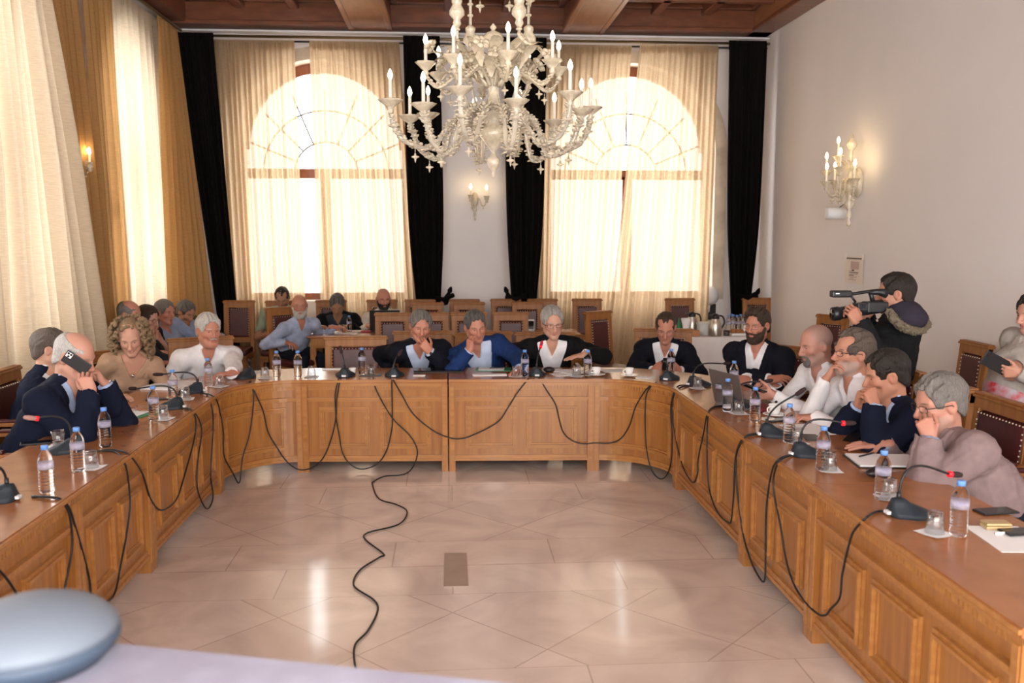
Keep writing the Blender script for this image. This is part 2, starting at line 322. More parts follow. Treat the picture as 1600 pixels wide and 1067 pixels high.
# ------------------------------------------------------------------ curtains
def curtain(label, m, T0, T1, B0, B1, pleats, amp, seed=0, cat='curtain', group=None, name='curtain', waist=None, bulge=None, rows=26, top_amp=.5, heading=True, tie=None):
    rnd = random.Random(seed); T0, T1, B0, B1 = map(Vector, (T0, T1, B0, B1)); n = int(pleats*10); b = MB(); P = []
    ph = [rnd.uniform(0, 6.28) for _ in range(6)]; along = (T1-T0).normalized(); nrm = Vector((along.y, -along.x, 0)).normalized()
    jit = [rnd.uniform(-.35, .35) for _ in range(int(pleats)+3)]
    for i in range(rows+1):
        v = i/rows; row = []
        for j in range(n+1):
            u = j/n; e = v; p = (T0.lerp(T1, u)).lerp(B0.lerp(B1, u), e)
            uu = u
            if waist:
                v0, wf, c = waist; k = 1-(1-wf)*math.exp(-((v-v0)/.22)**2) if v < v0 else wf+(1-wf)*.35*min(1, (v-v0)*4)
                A = (T0.lerp(B0, v)); Bv = (T1.lerp(B1, v)); p = A.lerp(Bv, c+(u-c)*k)
            kk = u*pleats; fi = int(kk); q = kk+jit[min(fi, len(jit)-1)]*math.sin(math.pi*(kk-fi))**2*.4
            a = amp*(top_amp+(1-top_amp)*min(1, v*2.2))*(.75+.35*math.sin(2.1*q+ph[0]))
            d = a*math.sin(2*math.pi*q+.25*math.sin(3*v+ph[1]))+.3*a*math.sin(2*math.pi*q*.37+2*v+ph[2])
            if bulge: d += bulge*math.sin(math.pi*min(1, v*1.0)*.5)**2*math.sin(math.pi*(.15+.7*u))
            row.append(p+nrm*d)
        P.append(row)
    b.grid(P, m); root = thing(name, label, cat, group=group); b.build('panel', root)
    if heading:
        h = MB(); h.grid([[T0.lerp(T1, j/n)+nrm*(amp*.35*math.sin(2*math.pi*pleats*3*j/n)-.012)+Vector((0, 0, dz)) for j in range(n+1)] for dz in (.03, 0, -.09)], m); h.build('heading_tape', root)
    if tie:
        tb = MB(); c = Vector(tie); tb.tube([c+Vector((-.13, .03, -.03)), c+Vector((0, -.06, -.05)), c+Vector((.13, .03, 0))], .03, VELV, 8); tb.build('tieback', root)
    return root
ys = 11.99
def fx(px, Y=ys): return atY(px, 365, Y).x
def fcur(label, m, t0, t1, b0, b1, pl, amp, seed, Y=ys, zt=4.34, **k): return curtain(label, m, (fx(t0, Y), Y, zt), (fx(t1, Y), Y, zt), (fx(b0, Y), Y, .03), (fx(b1, Y), Y, .03), pl, amp, seed, **k)
fcur('sheer cream curtain on the first far window, beside the corner black drape', SHEER, 343, 468, 356, 476, 15, .045, 1, cat='curtain')
fcur('sheer cream curtain on the first far window, beside the wall pier', SHEER, 491, 628, 500, 652, 16, .045, 2)
fcur('sheer cream curtain on the second far window, beside the wall pier', SHEER, 846, 983, 842, 950, 15, .04, 3)
fcur('sheer cream curtain on the second far window, spread wide toward the right wall', SHEER, 995, 1115, 945, 1108, 15, .04, 4, Y=11.89)
yv = 11.78
fcur('black velvet drape hanging in the corner beside the gold curtain', VELV, 288, 345, 345, 372, 6, .05, 5, yv, 4.38)
fcur('black velvet drape on the pier, tied back beside the first window', VELV, 634, 690, 640, 698, 6, .05, 6, yv, 4.38, waist=(.86, .62, .55), tie=(fx(692, yv), yv-.05, 1.12))
fcur('black velvet drape on the pier, tied back beside the second window', VELV, 787, 853, 795, 846, 6, .05, 7, yv, 4.38, waist=(.86, .68, .4), tie=(fx(806, yv), yv-.05, 1.12))
fcur('black velvet drape tied back in the corner by the right wall', VELV, 1131, 1189, 1136, 1184, 6, .05, 8, yv, 4.38, waist=(.86, .6, .5), tie=(fx(1168, yv), yv-.05, 1.12))
for (px, py, s, lab) in ((700, 462, 1, 'black tassel tie standing out from the pier drape beside the first window'), (794, 462, -1, 'black tassel tie standing out from the pier drape beside the second window'), (1181, 464, 1, 'black tassel tie standing out from the corner drape by the right wall')):
    c = atY(px, py, 11.75); b = MB(); T = Matrix.Rotation(s*.35, 3, 'Y')
    b.lathe([(.010, -.13), (.036, -.11), (.042, -.02), (.022, .04), (.034, .07), (.02, .11), (.005, .13)], VELV, 10, c, T=T)
    tag(b.build('tieback_tassel'), lab, 'tassel')
def ly(px, X): d = ray(px, 365); return CAM.y+d.y*(X/d.x)
def lcur(label, m, t0, t1, b0, b1, pl, amp, seed, X=-3.42, Xb=None, zt=4.4, **k):
    Xb = Xb or (X, X); return curtain(label, m, (X, ly(t0, X), zt), (X, ly(t1, X), zt), (Xb[0], ly(b0, Xb[0]), .03), (Xb[1], ly(b1, Xb[1]), .03), pl, amp, seed, **k)
lcur('ivory sheer curtain on the left wall between two gold curtains', SHEERL, 192, 263, 192, 270, 9, .06, 11)
lcur('gold curtain in the left corner beside the black velvet drape', GOLD, 263, 291, 256, 338, 7, .06, 12, X=-3.35, Xb=(-3.34, -3.0))
lcur('gold curtain left of the slit with the lit wall lamp', GOLD, 74, 139, 120, 168, 7, .05, 13, X=-3.42)
lcur('gold curtain right of the slit with the lit wall lamp', GOLD, 151, 195, 168, 198, 6, .05, 14, X=-3.40)
lcur('ivory sheer curtain blown inward, at the left edge of the picture', SHEERL, -75, 30, -40, 66, 8, .09, 15, X=-3.3, Xb=(-3.24, -3.12), bulge=-.1, top_amp=.4)
lcur('ivory sheer curtain blown inward, slanting in front of the gold curtain', SHEERL, 28, 83, 72, 186, 6, .09, 16, X=-3.28, Xb=(-3.15, -2.95), bulge=-.06, top_amp=.4)
# ------------------------------------------------------------------ council tables
def table_unit(label, L, panels, mp, posts=(True, True)):
    NX = max(2, int(L/.08)); root = thing('council_table', label, 'table', mp(Vector((L/2, .3, 0))), group='council table units')
    inv = Matrix.Translation(-Vector(root.location))
    def mb(): q = MB(); q.fn = lambda p: Vector(mp(p))-Vector(root.location); return q
    t = mb(); t.box((0, -.028, .728), (L, .60, .76), OAKT, 0, NX); t.box((0, -.04, .738), (L, -.027, .754), OAKX, 0, NX); t.build('worktop', root)
    f = mb(); f.box((0, .0, .09), (L, .03, .728), OAK, 0, NX); f.box((0, -.022, .708), (L, .0, .728), OAKX, 0, NX)
    f.box((.05, -.028, .598), (L-.05, .0, .614), OAKX, 0, NX); f.box((.05, -.016, .580), (L-.05, .0, .5978), OAKX, 0, NX)
    f.box((.05, -.022, .088), (L-.05, .0, .108), OAKX, 0, NX); f.box((.05, -.013, .108), (L-.05, .0, .135), OAKX, 0, NX); f.build('front_board', root)
    k = int((L-.12)/.026); d = mb(); d.box((.05, -.008, .672), (L-.05, 0, .708), OAKX, 0, NX)
    for i in range(k): x = .06+(L-.12)*(i+.5)/k; d.box((x-.0085, -.016, .678), (x+.0085, -.007, .708), OAKX)
    d.build('dentil_frieze', root)
    gap = .085; pw = (L-.1-gap*(panels+1))/panels
    for i in range(panels):
        x0 = .05+gap+i*(pw+gap); x1 = x0+pw; z0, z1 = .19, .535; q = mb(); n2 = max(1, int(pw/.1))
        for (w_, y) in ((0, -.015), (.0142, -.028), (.0284, -.011)):
            ww = .014
            q.box((x0+w_, y, z0+w_), (x1-w_, 0, z0+w_+ww), OAKX, 0, n2); q.box((x0+w_, y, z1-w_-ww), (x1-w_, 0, z1-w_), OAKX, 0, n2)
            q.box((x0+w_, y, z0+w_+ww), (x0+w_+ww, -.0005, z1-w_-ww), OAKX); q.box((x1-w_-ww, y, z0+w_+ww), (x1-w_, -.0005, z1-w_-ww), OAKX)
        q.box((x0+.043, -.003, z0+.043), (x1-.043, 0, z1-.043), OAK, 0, n2); q.build('raised_panel', root)
    for e in (0, 1):
        q = mb(); x = 0 if e == 0 else L-.05; q.box((x, -.024, .0), (x+.05, .05, .726), OAK); q.box((x+.008, -.03, .06), (x+.042, -.022, .70), OAKX); q.build('corner_post', root)
        q = mb(); q.box((x+.012, .05, .09), (x+.038, .58, .728), OAK); q.build('end_board', root)
        q = mb(); q.box((x, .54, 0), (x+.05, .6, .728), OAK); q.build('rear_leg', root)
    return root
YT, XRI, XLI = 7.15, 1.71, -1.735
XC0, XC1 = -1.2, 1.15
YL, YR = 7.2, 7.09
TL = (XC1-XC0-.01)/2
def ycen(x): return YL+(YR-YL)*(x-XC0)/(XC1-XC0)
table_unit('oak council table unit at the centre, under the empty chair', TL, 2, lambda p: (XC0+p[0], ycen(XC0+p[0])+p[1], p[2]))
table_unit('oak council table unit at the centre, under the man in the blue suit', TL, 2, lambda p: (XC0+TL+.01+p[0], ycen(XC0+TL+.01+p[0])+p[1], p[2]))
def corner(side):
    if side > 0:
        rx, ry = XRI-XC1, .56; cx, cy = XC1, YR-ry
        return lambda p: (cx+(rx+p[1])*math.sin(p[0]/.9*math.pi/2), cy+(ry+p[1])*math.cos(p[0]/.9*math.pi/2), p[2])
    rx, ry = XC0-XLI, .56; cx, cy = XC0, YL-ry
    return lambda p: (cx-(rx+p[1])*math.cos(p[0]/.9*math.pi/2), cy+(ry+p[1])*math.sin(p[0]/.9*math.pi/2), p[2])
table_unit('curved oak council table unit at the right corner', .9, 1, corner(1))
table_unit('curved oak council table unit at the left corner', .9, 1, corner(-1))
for (y0, y1, n, lab) in ((4.96, 6.53, 3, 'oak council table unit with three panels, next to the right curved corner'), (3.97, 4.96, 2, 'narrow two-panel oak council table unit midway along the right row'), (2.42, 3.97, 3, 'oak council table unit nearest the camera on the right row'), (1.1, 2.42, 3, 'oak council table unit running out of the frame at bottom right')):
    if y1 > 2.5: table_unit(lab, y1-y0-.006, n, (lambda y0, y1: lambda p: (XRI+p[1], y1-.003-p[0], p[2]))(y0, y1))
for (y0, y1, n, lab) in ((5.09, 6.64, 3, 'oak council table unit with three panels, next to the left curved corner'), (4.1, 5.09, 2, 'narrow two-panel oak council table unit midway along the left row'), (2.55, 4.1, 3, 'oak council table unit nearest the camera on the left row')):
    table_unit(lab, y1-y0-.006, n, (lambda y0: lambda p: (XLI-p[1], y0+.003+p[0], p[2]))(y0))
# ------------------------------------------------------------------ chairs (front faces -Y)
def make_chair(W, H, pad, name='council_chair'):
    t = thing(name, '', 'chair'); hw = W/2; pt = .052
    bf = MB(); lean = .10
    sk = Matrix.Identity(4); sk[1][2] = lean; sk[1][3] = .20-lean*.45
    bf.M = sk
    zb = pad[0]-.07
    for s in (-1, 1):
        bf.box((s*(hw-pt/2)-pt/2, -.022, .42), (s*(hw-pt/2)+pt/2, .022, H-.03), CHW, .006)
        bf.box((s*(hw-pt-.006)-.008, -.028, pad[0]-.02), (s*(hw-pt-.006)+.008, .028, H-.085), CHW, .004)
    bf.box((-hw, -.024, H-.095), (hw, .024, H-.028), CHW, .006); bf.box((-hw-.012, -.034, H-.032), (hw+.012, .034, H-.012), CHW, .006); bf.box((-hw-.004, -.028, H-.012), (hw+.004, .028, H), CHW, .004)
    bf.box((-hw+pt, -.02, zb), (hw-pt, .02, pad[0]), CHW, .005); bf.build('back_frame', t)
    p = MB(); p.M = sk; px = hw-pt-.012
    p.box((-px, -.036, pad[0]), (px, .03, H-.1), LEATH, .022); p.build('back_pad', t)
    n = MB(); n.M = sk; k = int(px*2/.03)
    for i in range(k+1): n.ball((-px+.01+(2*px-.02)*i/k, -.034, H-.112), .0055, NAIL, 6, 4)
    k = int((H-pad[0]-.14)/.03)
    for s in (-1, 1):
        for i in range(k): n.ball((s*(px-.006), -.034, pad[0]+.03+.03*i), .0055, NAIL, 6, 4)
    n.build('nail_trim', t)
    s_ = MB(); s_.box((-hw+.015, -.26, .41), (hw-.015, .2, .49), LEATH, .03); s_.build('seat', t)
    a = MB(); a.box((-hw+.005, -.25, .34), (hw-.005, .2, .415), CHW, .006); a.build('seat_rail', t)
    for sx in (-1, 1):
        l = MB(); l.box((sx*(hw-.03)-.025, -.25, 0), (sx*(hw-.03)+.025, -.2, .4), CHW, .006); l.build('leg', t)
        l = MB(); l.box((sx*(hw-pt/2)-.026, .17, 0), (sx*(hw-pt/2)+.026, .222, .43), CHW, .006); l.build('leg', t)
    if name == 'council_chair':
        for sx in (-1, 1):
            q = MB(); q.box((sx*(hw+.005)-.028, -.2, .655), (sx*(hw+.005)+.028, .2, .68), CHW, .006); q.box((sx*(hw+.005)-.02, -.18, .4), (sx*(hw+.005)+.02, -.14, .66), CHW, .005); ar = q.build('armrest', t)
            q = MB(); q.box((sx*(hw+.005)-.024, -.17, .678), (sx*(hw+.005)+.024, .13, .70), LEATH, .01); q.build('arm_pad', ar)
    st = MB(); st.box((-hw+.04, -.02, .14), (hw-.04, .01, .17), CHW, .004)
    for sx in (-1, 1): st.box((sx*(hw-.03)-.012, -.22, .14), (sx*(hw-.03)+.012, .19, .17), CHW, .004)
    st.build('stretcher', t)
    return t
_first = {}
def chair(kind, x, y, face, label, group):
    """face: heading in degrees the sitter looks at, 0 = toward the camera (-Y), 90 = toward +X"""
    if kind not in _first:
        o = make_chair(.565, .985, (.56,)) if kind == 'council' else make_chair(.385, 1.07, (.60,), 'side_chair'); _first[kind] = o
    else: o = copy_tree(_first[kind])
    o.location = (x, y, 0); o.rotation_euler.z = math.radians(face); o['label'] = label; o['group'] = group; return o

G1 = 'council armchairs around the table'; G2 = 'tall side chairs at the back of the room'; G3 = 'chairs along the walls'
def cc(x, y, face, label): return chair('council', x, y, face, 'burgundy leather armchair '+label, G1)
def sc_(px, Y, face, label, group=G2): c = atY(px, 365, Y); f = math.radians(face); return chair('side', c.x+.27*math.sin(f), Y-.27*math.cos(f), face, 'tall burgundy side chair '+label, group)
cc(-2.7, 5.44, 90, 'under the man holding a phone to his ear')
cc(-2.86, 6.32, 90, 'behind the dark-haired man whose face is hidden')
cc(-2.68, 7.12, 40, 'under the curly-haired woman')
cc(-2.18, 8.05, 22, 'behind the white-haired man in a white shirt')
cc(-.87, 8.02, 0, 'empty, facing the camera, leather back shining')
cc(-.27, 8.42, 0, 'under the man in navy with a hand over his mouth')
cc(.36, 8.3, 12, 'under the man in the bright blue suit')
cc(.9, 8.25, 0, 'under the speaker in the black jacket')
cc(2.05, 8.5, -14, 'behind the man in glasses at the right corner')
cc(2.66, 7.12, -50, 'behind the bearded man in the dark suit')
cc(2.94, 6.08, -90, 'behind the bald man in a white shirt')
cc(2.92, 5.45, -90, 'behind the grey-haired man in a white shirt')
cc(2.9, 4.8, -90, 'behind the man with clasped hands')
cc(2.88, 4.1, -90, 'behind the man in the pink jacket')
for px, lab in ((612, 'first from the left of the row right behind the council'), (672, 'second in the row right behind the council'), (732, 'third in the row right behind the council'), (798, 'fourth in the row right behind the council')): sc_(px, 9.75, 0, lab)
sc_(934, 9.8, 35, 'turned aside at the end of the row behind the speaker')
for px, lab in ((667, 'behind the back table, left of the pier drape tassel'), (732, 'behind the back table, in front of the bare pier'), (824, 'behind the back table, beside the speaker')): sc_(px, 11.2, 0, lab)
for px, lab in ((370, 'alone by the far wall in front of the left corner drape'), (515, 'behind the dark-haired man reading at the back table'), (595, 'behind the bald man with the laptop'), (655, 'against the far wall under the first pier drape'), (725, 'against the bare far wall pier'), (790, 'against the far wall under the second pier drape'), (848, 'against the far wall at the edge of the second window'), (918, 'against the second window, beside the turned chair'), (1064, 'against the second window behind the coffee table'), (1185, 'in the right far corner behind the bearded man')): sc_(px, 11.72, 0, lab)
sc_(434, 10.6, 42, 'under the white-bearded man in the striped shirt')
sc_(436, 11.65, 0, 'under the man in the green polo shirt')
for Y, face, lab in ((8.85, 88, 'under the balding man by the gold curtain'), (9.4, 86, 'under the woman with glasses by the left window'), (10.0, 80, 'under the man in the grey-blue shirt by the left window'), (10.65, 70, 'under the man in the olive vest in the left corner')):
    chair('side', -3.02, Y, face, 'tall side chair '+lab, G3)
chair('side', 3.78, 9.0, -62, 'tall burgundy side chair turned, by the right wall left of the cameraman', G3)
chair('side', 3.88, 6.75, -90, 'tall burgundy side chair seen edge-on by the wall beside the phone woman', G3)
# ------------------------------------------------------------------ people: implicit surfaces polygonised with surface nets
SKIN = mat('skin', (.6, .35, .25), .5, vcol=True, sss=.08, bump=(140, .06), spec=.4)
def hairmat(name, c): return mat(name, c, .55, bump=(1.0, .9), vstretch=(220, 60, 60), col2=tuple(x*.55 for x in c), vscale=1.0, spec=.4)
def cloth(name, c, rough=.85, b=(26, .22), var=.12, sheen=.0): return mat(name, c, rough, bump=b, var=var, vscale=14, sheen=sheen, spec=.12)
V3 = lambda p: np.array(p, dtype=np.float64)
def nrm(v): v = V3(v); return v/np.linalg.norm(v)
class Field:
    def __init__(s, lo, hi, v):
        s.v = v; s.lo = V3(lo); n = np.ceil((V3(hi)-s.lo)/v).astype(int)+1
        s.ax = [(s.lo[i]+v*np.arange(n[i])).astype(np.float32) for i in range(3)]; s.f = np.full(tuple(n), 9., np.float32)
    def clone(s):
        g = Field.__new__(Field); g.v, g.lo, g.ax = s.v, s.lo, s.ax; g.f = np.full(s.f.shape, 9., np.float32); return g
    def blk(s, lo, hi):
        sl = []
        for i in range(3):
            a = int(max(0, math.floor((lo[i]-s.lo[i])/s.v))); b = int(min(len(s.ax[i]), math.ceil((hi[i]-s.lo[i])/s.v)+1)); sl.append(slice(a, max(a, b)))
        return tuple(sl), s.ax[0][sl[0]][:, None, None], s.ax[1][sl[1]][None, :, None], s.ax[2][sl[2]][None, None, :]
    def put(s, sl, d, k, sub=False):
        a = s.f[sl]
        if a.size == 0: return
        if sub:
            d = -d; h = np.maximum(k-np.abs(a-d), 0)/k; s.f[sl] = np.maximum(a, d)+h*h*k*.25
        else:
            h = np.maximum(k-np.abs(a-d), 0)/k; s.f[sl] = np.minimum(a, d)-h*h*k*.25
    def cone(s, a, b, ra, rb, k=.01, sub=False, flat=None, pad=.05):
        a = V3(a); b = V3(b); R = max(ra, rb)+k+pad; sl, X, Y, Z = s.blk(np.minimum(a, b)-R, np.maximum(a, b)+R); ab = b-a; L = max(float(ab@ab), 1e-9)
        t = np.clip(((X-a[0])*ab[0]+(Y-a[1])*ab[1]+(Z-a[2])*ab[2])/L, 0, 1)
        dx, dy, dz = X-a[0]-t*ab[0], Y-a[1]-t*ab[1], Z-a[2]-t*ab[2]; d2 = dx*dx+dy*dy+dz*dz
        if flat is not None:    # squash along a direction
            n, q = flat; n = nrm(n); c = dx*n[0]+dy*n[1]+dz*n[2]; d2 = d2+c*c*(1/(q*q)-1)
        s.put(sl, np.sqrt(d2)-(ra+(rb-ra)*t), k, sub)
    def ell(s, c, r, k=.01, R=None, sub=False, pad=.05):
        c = V3(c); r = V3(r if np.ndim(r) else (r, r, r)); m = max(r)+k+pad; sl, X, Y, Z = s.blk(c-m, c+m); X = X-c[0]; Y = Y-c[1]; Z = Z-c[2]
        if R is not None: X, Y, Z = (R[0, 0]*X+R[1, 0]*Y+R[2, 0]*Z), (R[0, 1]*X+R[1, 1]*Y+R[2, 1]*Z), (R[0, 2]*X+R[1, 2]*Y+R[2, 2]*Z)
        k0 = np.sqrt((X/r[0])**2+(Y/r[1])**2+(Z/r[2])**2); k1 = np.sqrt((X/r[0]**2)**2+(Y/r[1]**2)**2+(Z/r[2]**2)**2)
        s.put(sl, k0*(k0-1)/np.maximum(k1, 1e-6), k, sub)
    def grid(s): return s.ax[0][:, None, None], s.ax[1][None, :, None], s.ax[2][None, None, :]
    def mesh(s, f=None):
        f = s.f if f is None else f; f = f.copy(); f[0] = f[-1] = 1; f[:, 0] = f[:, -1] = 1; f[:, :, 0] = f[:, :, -1] = 1
        n = f.shape; g = f < 0; c = np.zeros((n[0]-1, n[1]-1, n[2]-1), np.int8); crn = [(i, j, k) for i in (0, 1) for j in (0, 1) for k in (0, 1)]
        for i, j, k in crn: c += g[i:n[0]-1+i, j:n[1]-1+j, k:n[2]-1+k]
        idx = np.argwhere((c > 0) & (c < 8)); N = len(idx)
        if N == 0: return np.zeros((0, 3)), np.zeros((0, 4), int)
        vid = np.full(c.shape, -1, np.int64); vid[idx[:, 0], idx[:, 1], idx[:, 2]] = np.arange(N)
        val = np.stack([f[idx[:, 0]+i, idx[:, 1]+j, idx[:, 2]+k] for i, j, k in crn], 1); P = np.zeros((N, 3)); W = np.zeros(N); cc = np.array(crn, float)
        for a in range(8):
            for b in range(a+1, 8):
                if np.abs(cc[a]-cc[b]).sum() != 1: continue
                m = (val[:, a] < 0) != (val[:, b] < 0); t = val[m, a]/(val[m, a]-val[m, b]); P[m] += cc[a]+(cc[b]-cc[a])*t[:, None]; W[m] += 1
        V = s.lo+s.v*(idx+P/W[:, None]); Q = []
        for axn in range(3):
            o = [0, 1, 2]; o.remove(axn); sa = [slice(1, n[i]-1) for i in range(3)]; sb = list(sa); sa[axn] = slice(0, n[axn]-1); sb[axn] = slice(1, n[axn])
            A = g[tuple(sa)]; B = g[tuple(sb)]; e = np.argwhere(A != B); flip = A[e[:, 0], e[:, 1], e[:, 2]]; e = e+np.array([1 if i != axn else 0 for i in range(3)])
            d1 = np.zeros(3, int); d2 = np.zeros(3, int); d1[o[0]] = 1; d2[o[1]] = 1; gi = lambda q: vid[q[:, 0], q[:, 1], q[:, 2]]
            q = np.stack([gi(e-d1-d2), gi(e-d2), gi(e), gi(e-d1)], 1)
            if axn == 1: flip = ~flip
            q[~flip] = q[~flip][:, ::-1]; Q.append(q)
        return V, np.concatenate(Q)
def fbm(X, Y, Z, fr, seed=0):
    r = np.random.RandomState(seed); out = 0
    for i in range(4):
        a = r.uniform(-1, 1, (3, 3))*fr*(1+.7*i); p = r.uniform(0, 6.28, 3)
        out = out+np.sin(a[0, 0]*X+a[0, 1]*Y+a[0, 2]*Z+p[0]+1.3*np.sin(a[1, 0]*X+a[1, 1]*Y+a[1, 2]*Z+p[1]))/(1+.6*i)
    return out/2.4
def np_obj(name, parts, m, parent=None, cols=None):
    """parts: list of (verts, quads); one mesh object"""
    off = 0; VV = []; QQ = []
    for V, Q in parts:
        if len(V) == 0: continue
        VV.append(V); QQ.append(Q+off); off += len(V)
    V = np.concatenate(VV).astype(np.float32); Q = np.concatenate(QQ).astype(np.int32); me = bpy.data.meshes.new(name)
    me.vertices.add(len(V)); me.vertices.foreach_set('co', V.ravel()); me.loops.add(Q.size); me.loops.foreach_set('vertex_index', Q.ravel())
    me.polygons.add(len(Q)); me.polygons.foreach_set('loop_start', np.arange(0, Q.size, 4, dtype=np.int32)); me.polygons.foreach_set('loop_total', np.full(len(Q), 4, np.int32))
    me.polygons.foreach_set('use_smooth', np.ones(len(Q), bool)); me.update(calc_edges=True); me.validate()
    if cols is not None:
        at = me.attributes.new('Col', 'FLOAT_COLOR', 'POINT'); c = np.ones((len(V), 4), np.float32); c[:, :3] = cols; at.data.foreach_set('color', c.ravel())
    me.materials.append(m); o = bpy.data.objects.new(name, me); COL.objects.link(o); o.parent = parent; return o
def heading(h): a = math.radians(h); return V3((math.sin(a), -math.cos(a), 0)), V3((math.cos(a), math.sin(a), 0))
def headM(h, pitch, roll, c, sc):
    f, l = heading(h); u = V3((0, 0, 1)); p = math.radians(pitch); r = math.radians(roll); f2 = f*math.cos(p)-u*math.sin(p); u2 = u*math.cos(p)+f*math.sin(p); x = -l
    x2 = x*math.cos(r)-u2*math.sin(r); u3 = u2*math.cos(r)+x*math.sin(r); return np.stack([x2, f2, u3], 1)*sc, V3(c)
# ---- head in its own frame: +Y face, +X the person's right, +Z crown
def build_head(sp, nb, v):
    F = Field((-.125, -.15, -.26), (.125, .155, .165), v); fw = sp.get('fat', 1.0); E = F.ell
    E((0, -.012, .035), (.077, .097, .086), .02); E((0, .028, -.028), (.062*fw, .062, .078), .035)
    for s in (-1, 1):
        F.cone((s*.052*fw, .0, -.058), (s*.012, .066, -.098), .023*fw, .02, .025); E((s*.038*fw, .058, -.022), (.022, .022, .02), .02)
        F.cone((s*.014, .083, .024), (s*.044, .07, .024), .0095, .009, .012)
        E((s*.032, .094, .003), (.0175, .014, .011), .012, sub=True); E((s*.032, .0665, .003), (.0155, .0142, .0125), .004)
        F.cone((s*.021, .0805, -.0045), (s*.042, .0755, -.0045), .003, .003, .006)
        R = np.array(Matrix.Rotation(s*.35, 3, 'Z')); E((s*.079, -.008, -.004), (.009, .021, .033), .008, R=R); E((s*.087, -.002, 0), (.006, .010, .017), .004, sub=True, R=R)
        E((s*.012, .0995, -.034), (.0095, .0105, .0085), .006)
    F.cone((0, .086, .016), (0, .111, -.027), .0078, .0105, .012); E((0, .110, -.03), (.0115, .0105, .0095), .008)
    E((0, .071, -.1), (.024*fw, .018, .017), .02)
    if fw > 1.04: E((0, .035, -.105), (.045*fw, .045, .03), .03)
    E((0, .0875, -.056), (.021, .0095, .0062), .008); E((0, .0865, -.0685), (.0185, .0095, .0072), .008); F.cone((-.022, .0945, -.0615), (.022, .0945, -.0615), .0032, .0032, .004, sub=True)
    for s in (-1, 1): F.cone((s*.019, .098, -.034), (s*.031, .085, -.06), .0022, .0018, .006, sub=True); E((s*.05, .066, -.06), (.014, .012, .02), .016, sub=True)
    if sp.get('open'): E((0, .097, -.063), (.014, .015, .006), .003, sub=True)
    nr = sp.get('neck', .052)*fw
    F.cone((0, -.03, -.05), nb, nr, nr*1.06, .03); F.cone((0, .0, -.09), (nb[0], nb[1]+.03, nb[2]+.02), nr*.75, nr*.8, .03)
    V, Q = F.mesh(); X, Y, Z = V[:, 0], V[:, 1], V[:, 2]; sk = V3(sp.get('skin', (.60, .34, .245))); C = np.tile(sk, (len(V), 1))
    def blend(msk, col): nonlocal C; C = C*(1-msk[:, None])+V3(col)*msk[:, None]
    g = lambda c, r: np.exp(-(((X-c[0])/r[0])**2+((Y-c[1])/r[1])**2+((Z-c[2])/r[2])**2))
    for s in (-1, 1):
        blend(.35*g((s*.045, .07, -.025), (.022, .03, .018)), (sk[0]*1.02, sk[1]*.72, sk[2]*.68)); blend(.4*g((s*.082, -.005, 0), (.012, .025, .035)), (sk[0], sk[1]*.72, sk[2]*.68))
        bc = sp.get('brow', sp.get('hairc', (.1, .07, .05))); m = np.clip(1.6*g((s*.031, .085, .0235+.001), (.019, .02, .0042))-.2, 0, 1)*(Y > .05); blend(.8*m, bc)
    blend(.4*g((0, .112, -.028), (.015, .015, .014)), (sk[0], sk[1]*.7, sk[2]*.66))
    lp = np.clip(1.5*(g((0, .095, -.056), (.021, .012, .006))+g((0, .095, -.068), (.018, .012, .0065))), 0, 1); blend(.55*lp, sp.get('lips', (sk[0]*.78, sk[1]*.48, sk[2]*.48)))
    if 'stub' in sp:
        m = (Z < -.035)*np.clip((-.03-Z)/.015, 0, 1)*np.clip((Y+.01)/.02, 0, 1)*(Z > -.125)*(1-lp)*(1-np.clip(g((0, .09, -.03), (.03, .04, .02))*1.6, 0, 1)); blend(sp.get('stubk', .45)*m, sp['stub'])
    if 'scalp' in sp:
        k = np.clip((Z-.0-.5*(Y-.0))/.02, 0, 1)*np.clip((.045-Y-.3*(.05-Z))/.03, 0, 1); blend(.55*k, sp['scalp'])
    return F, V, Q, C
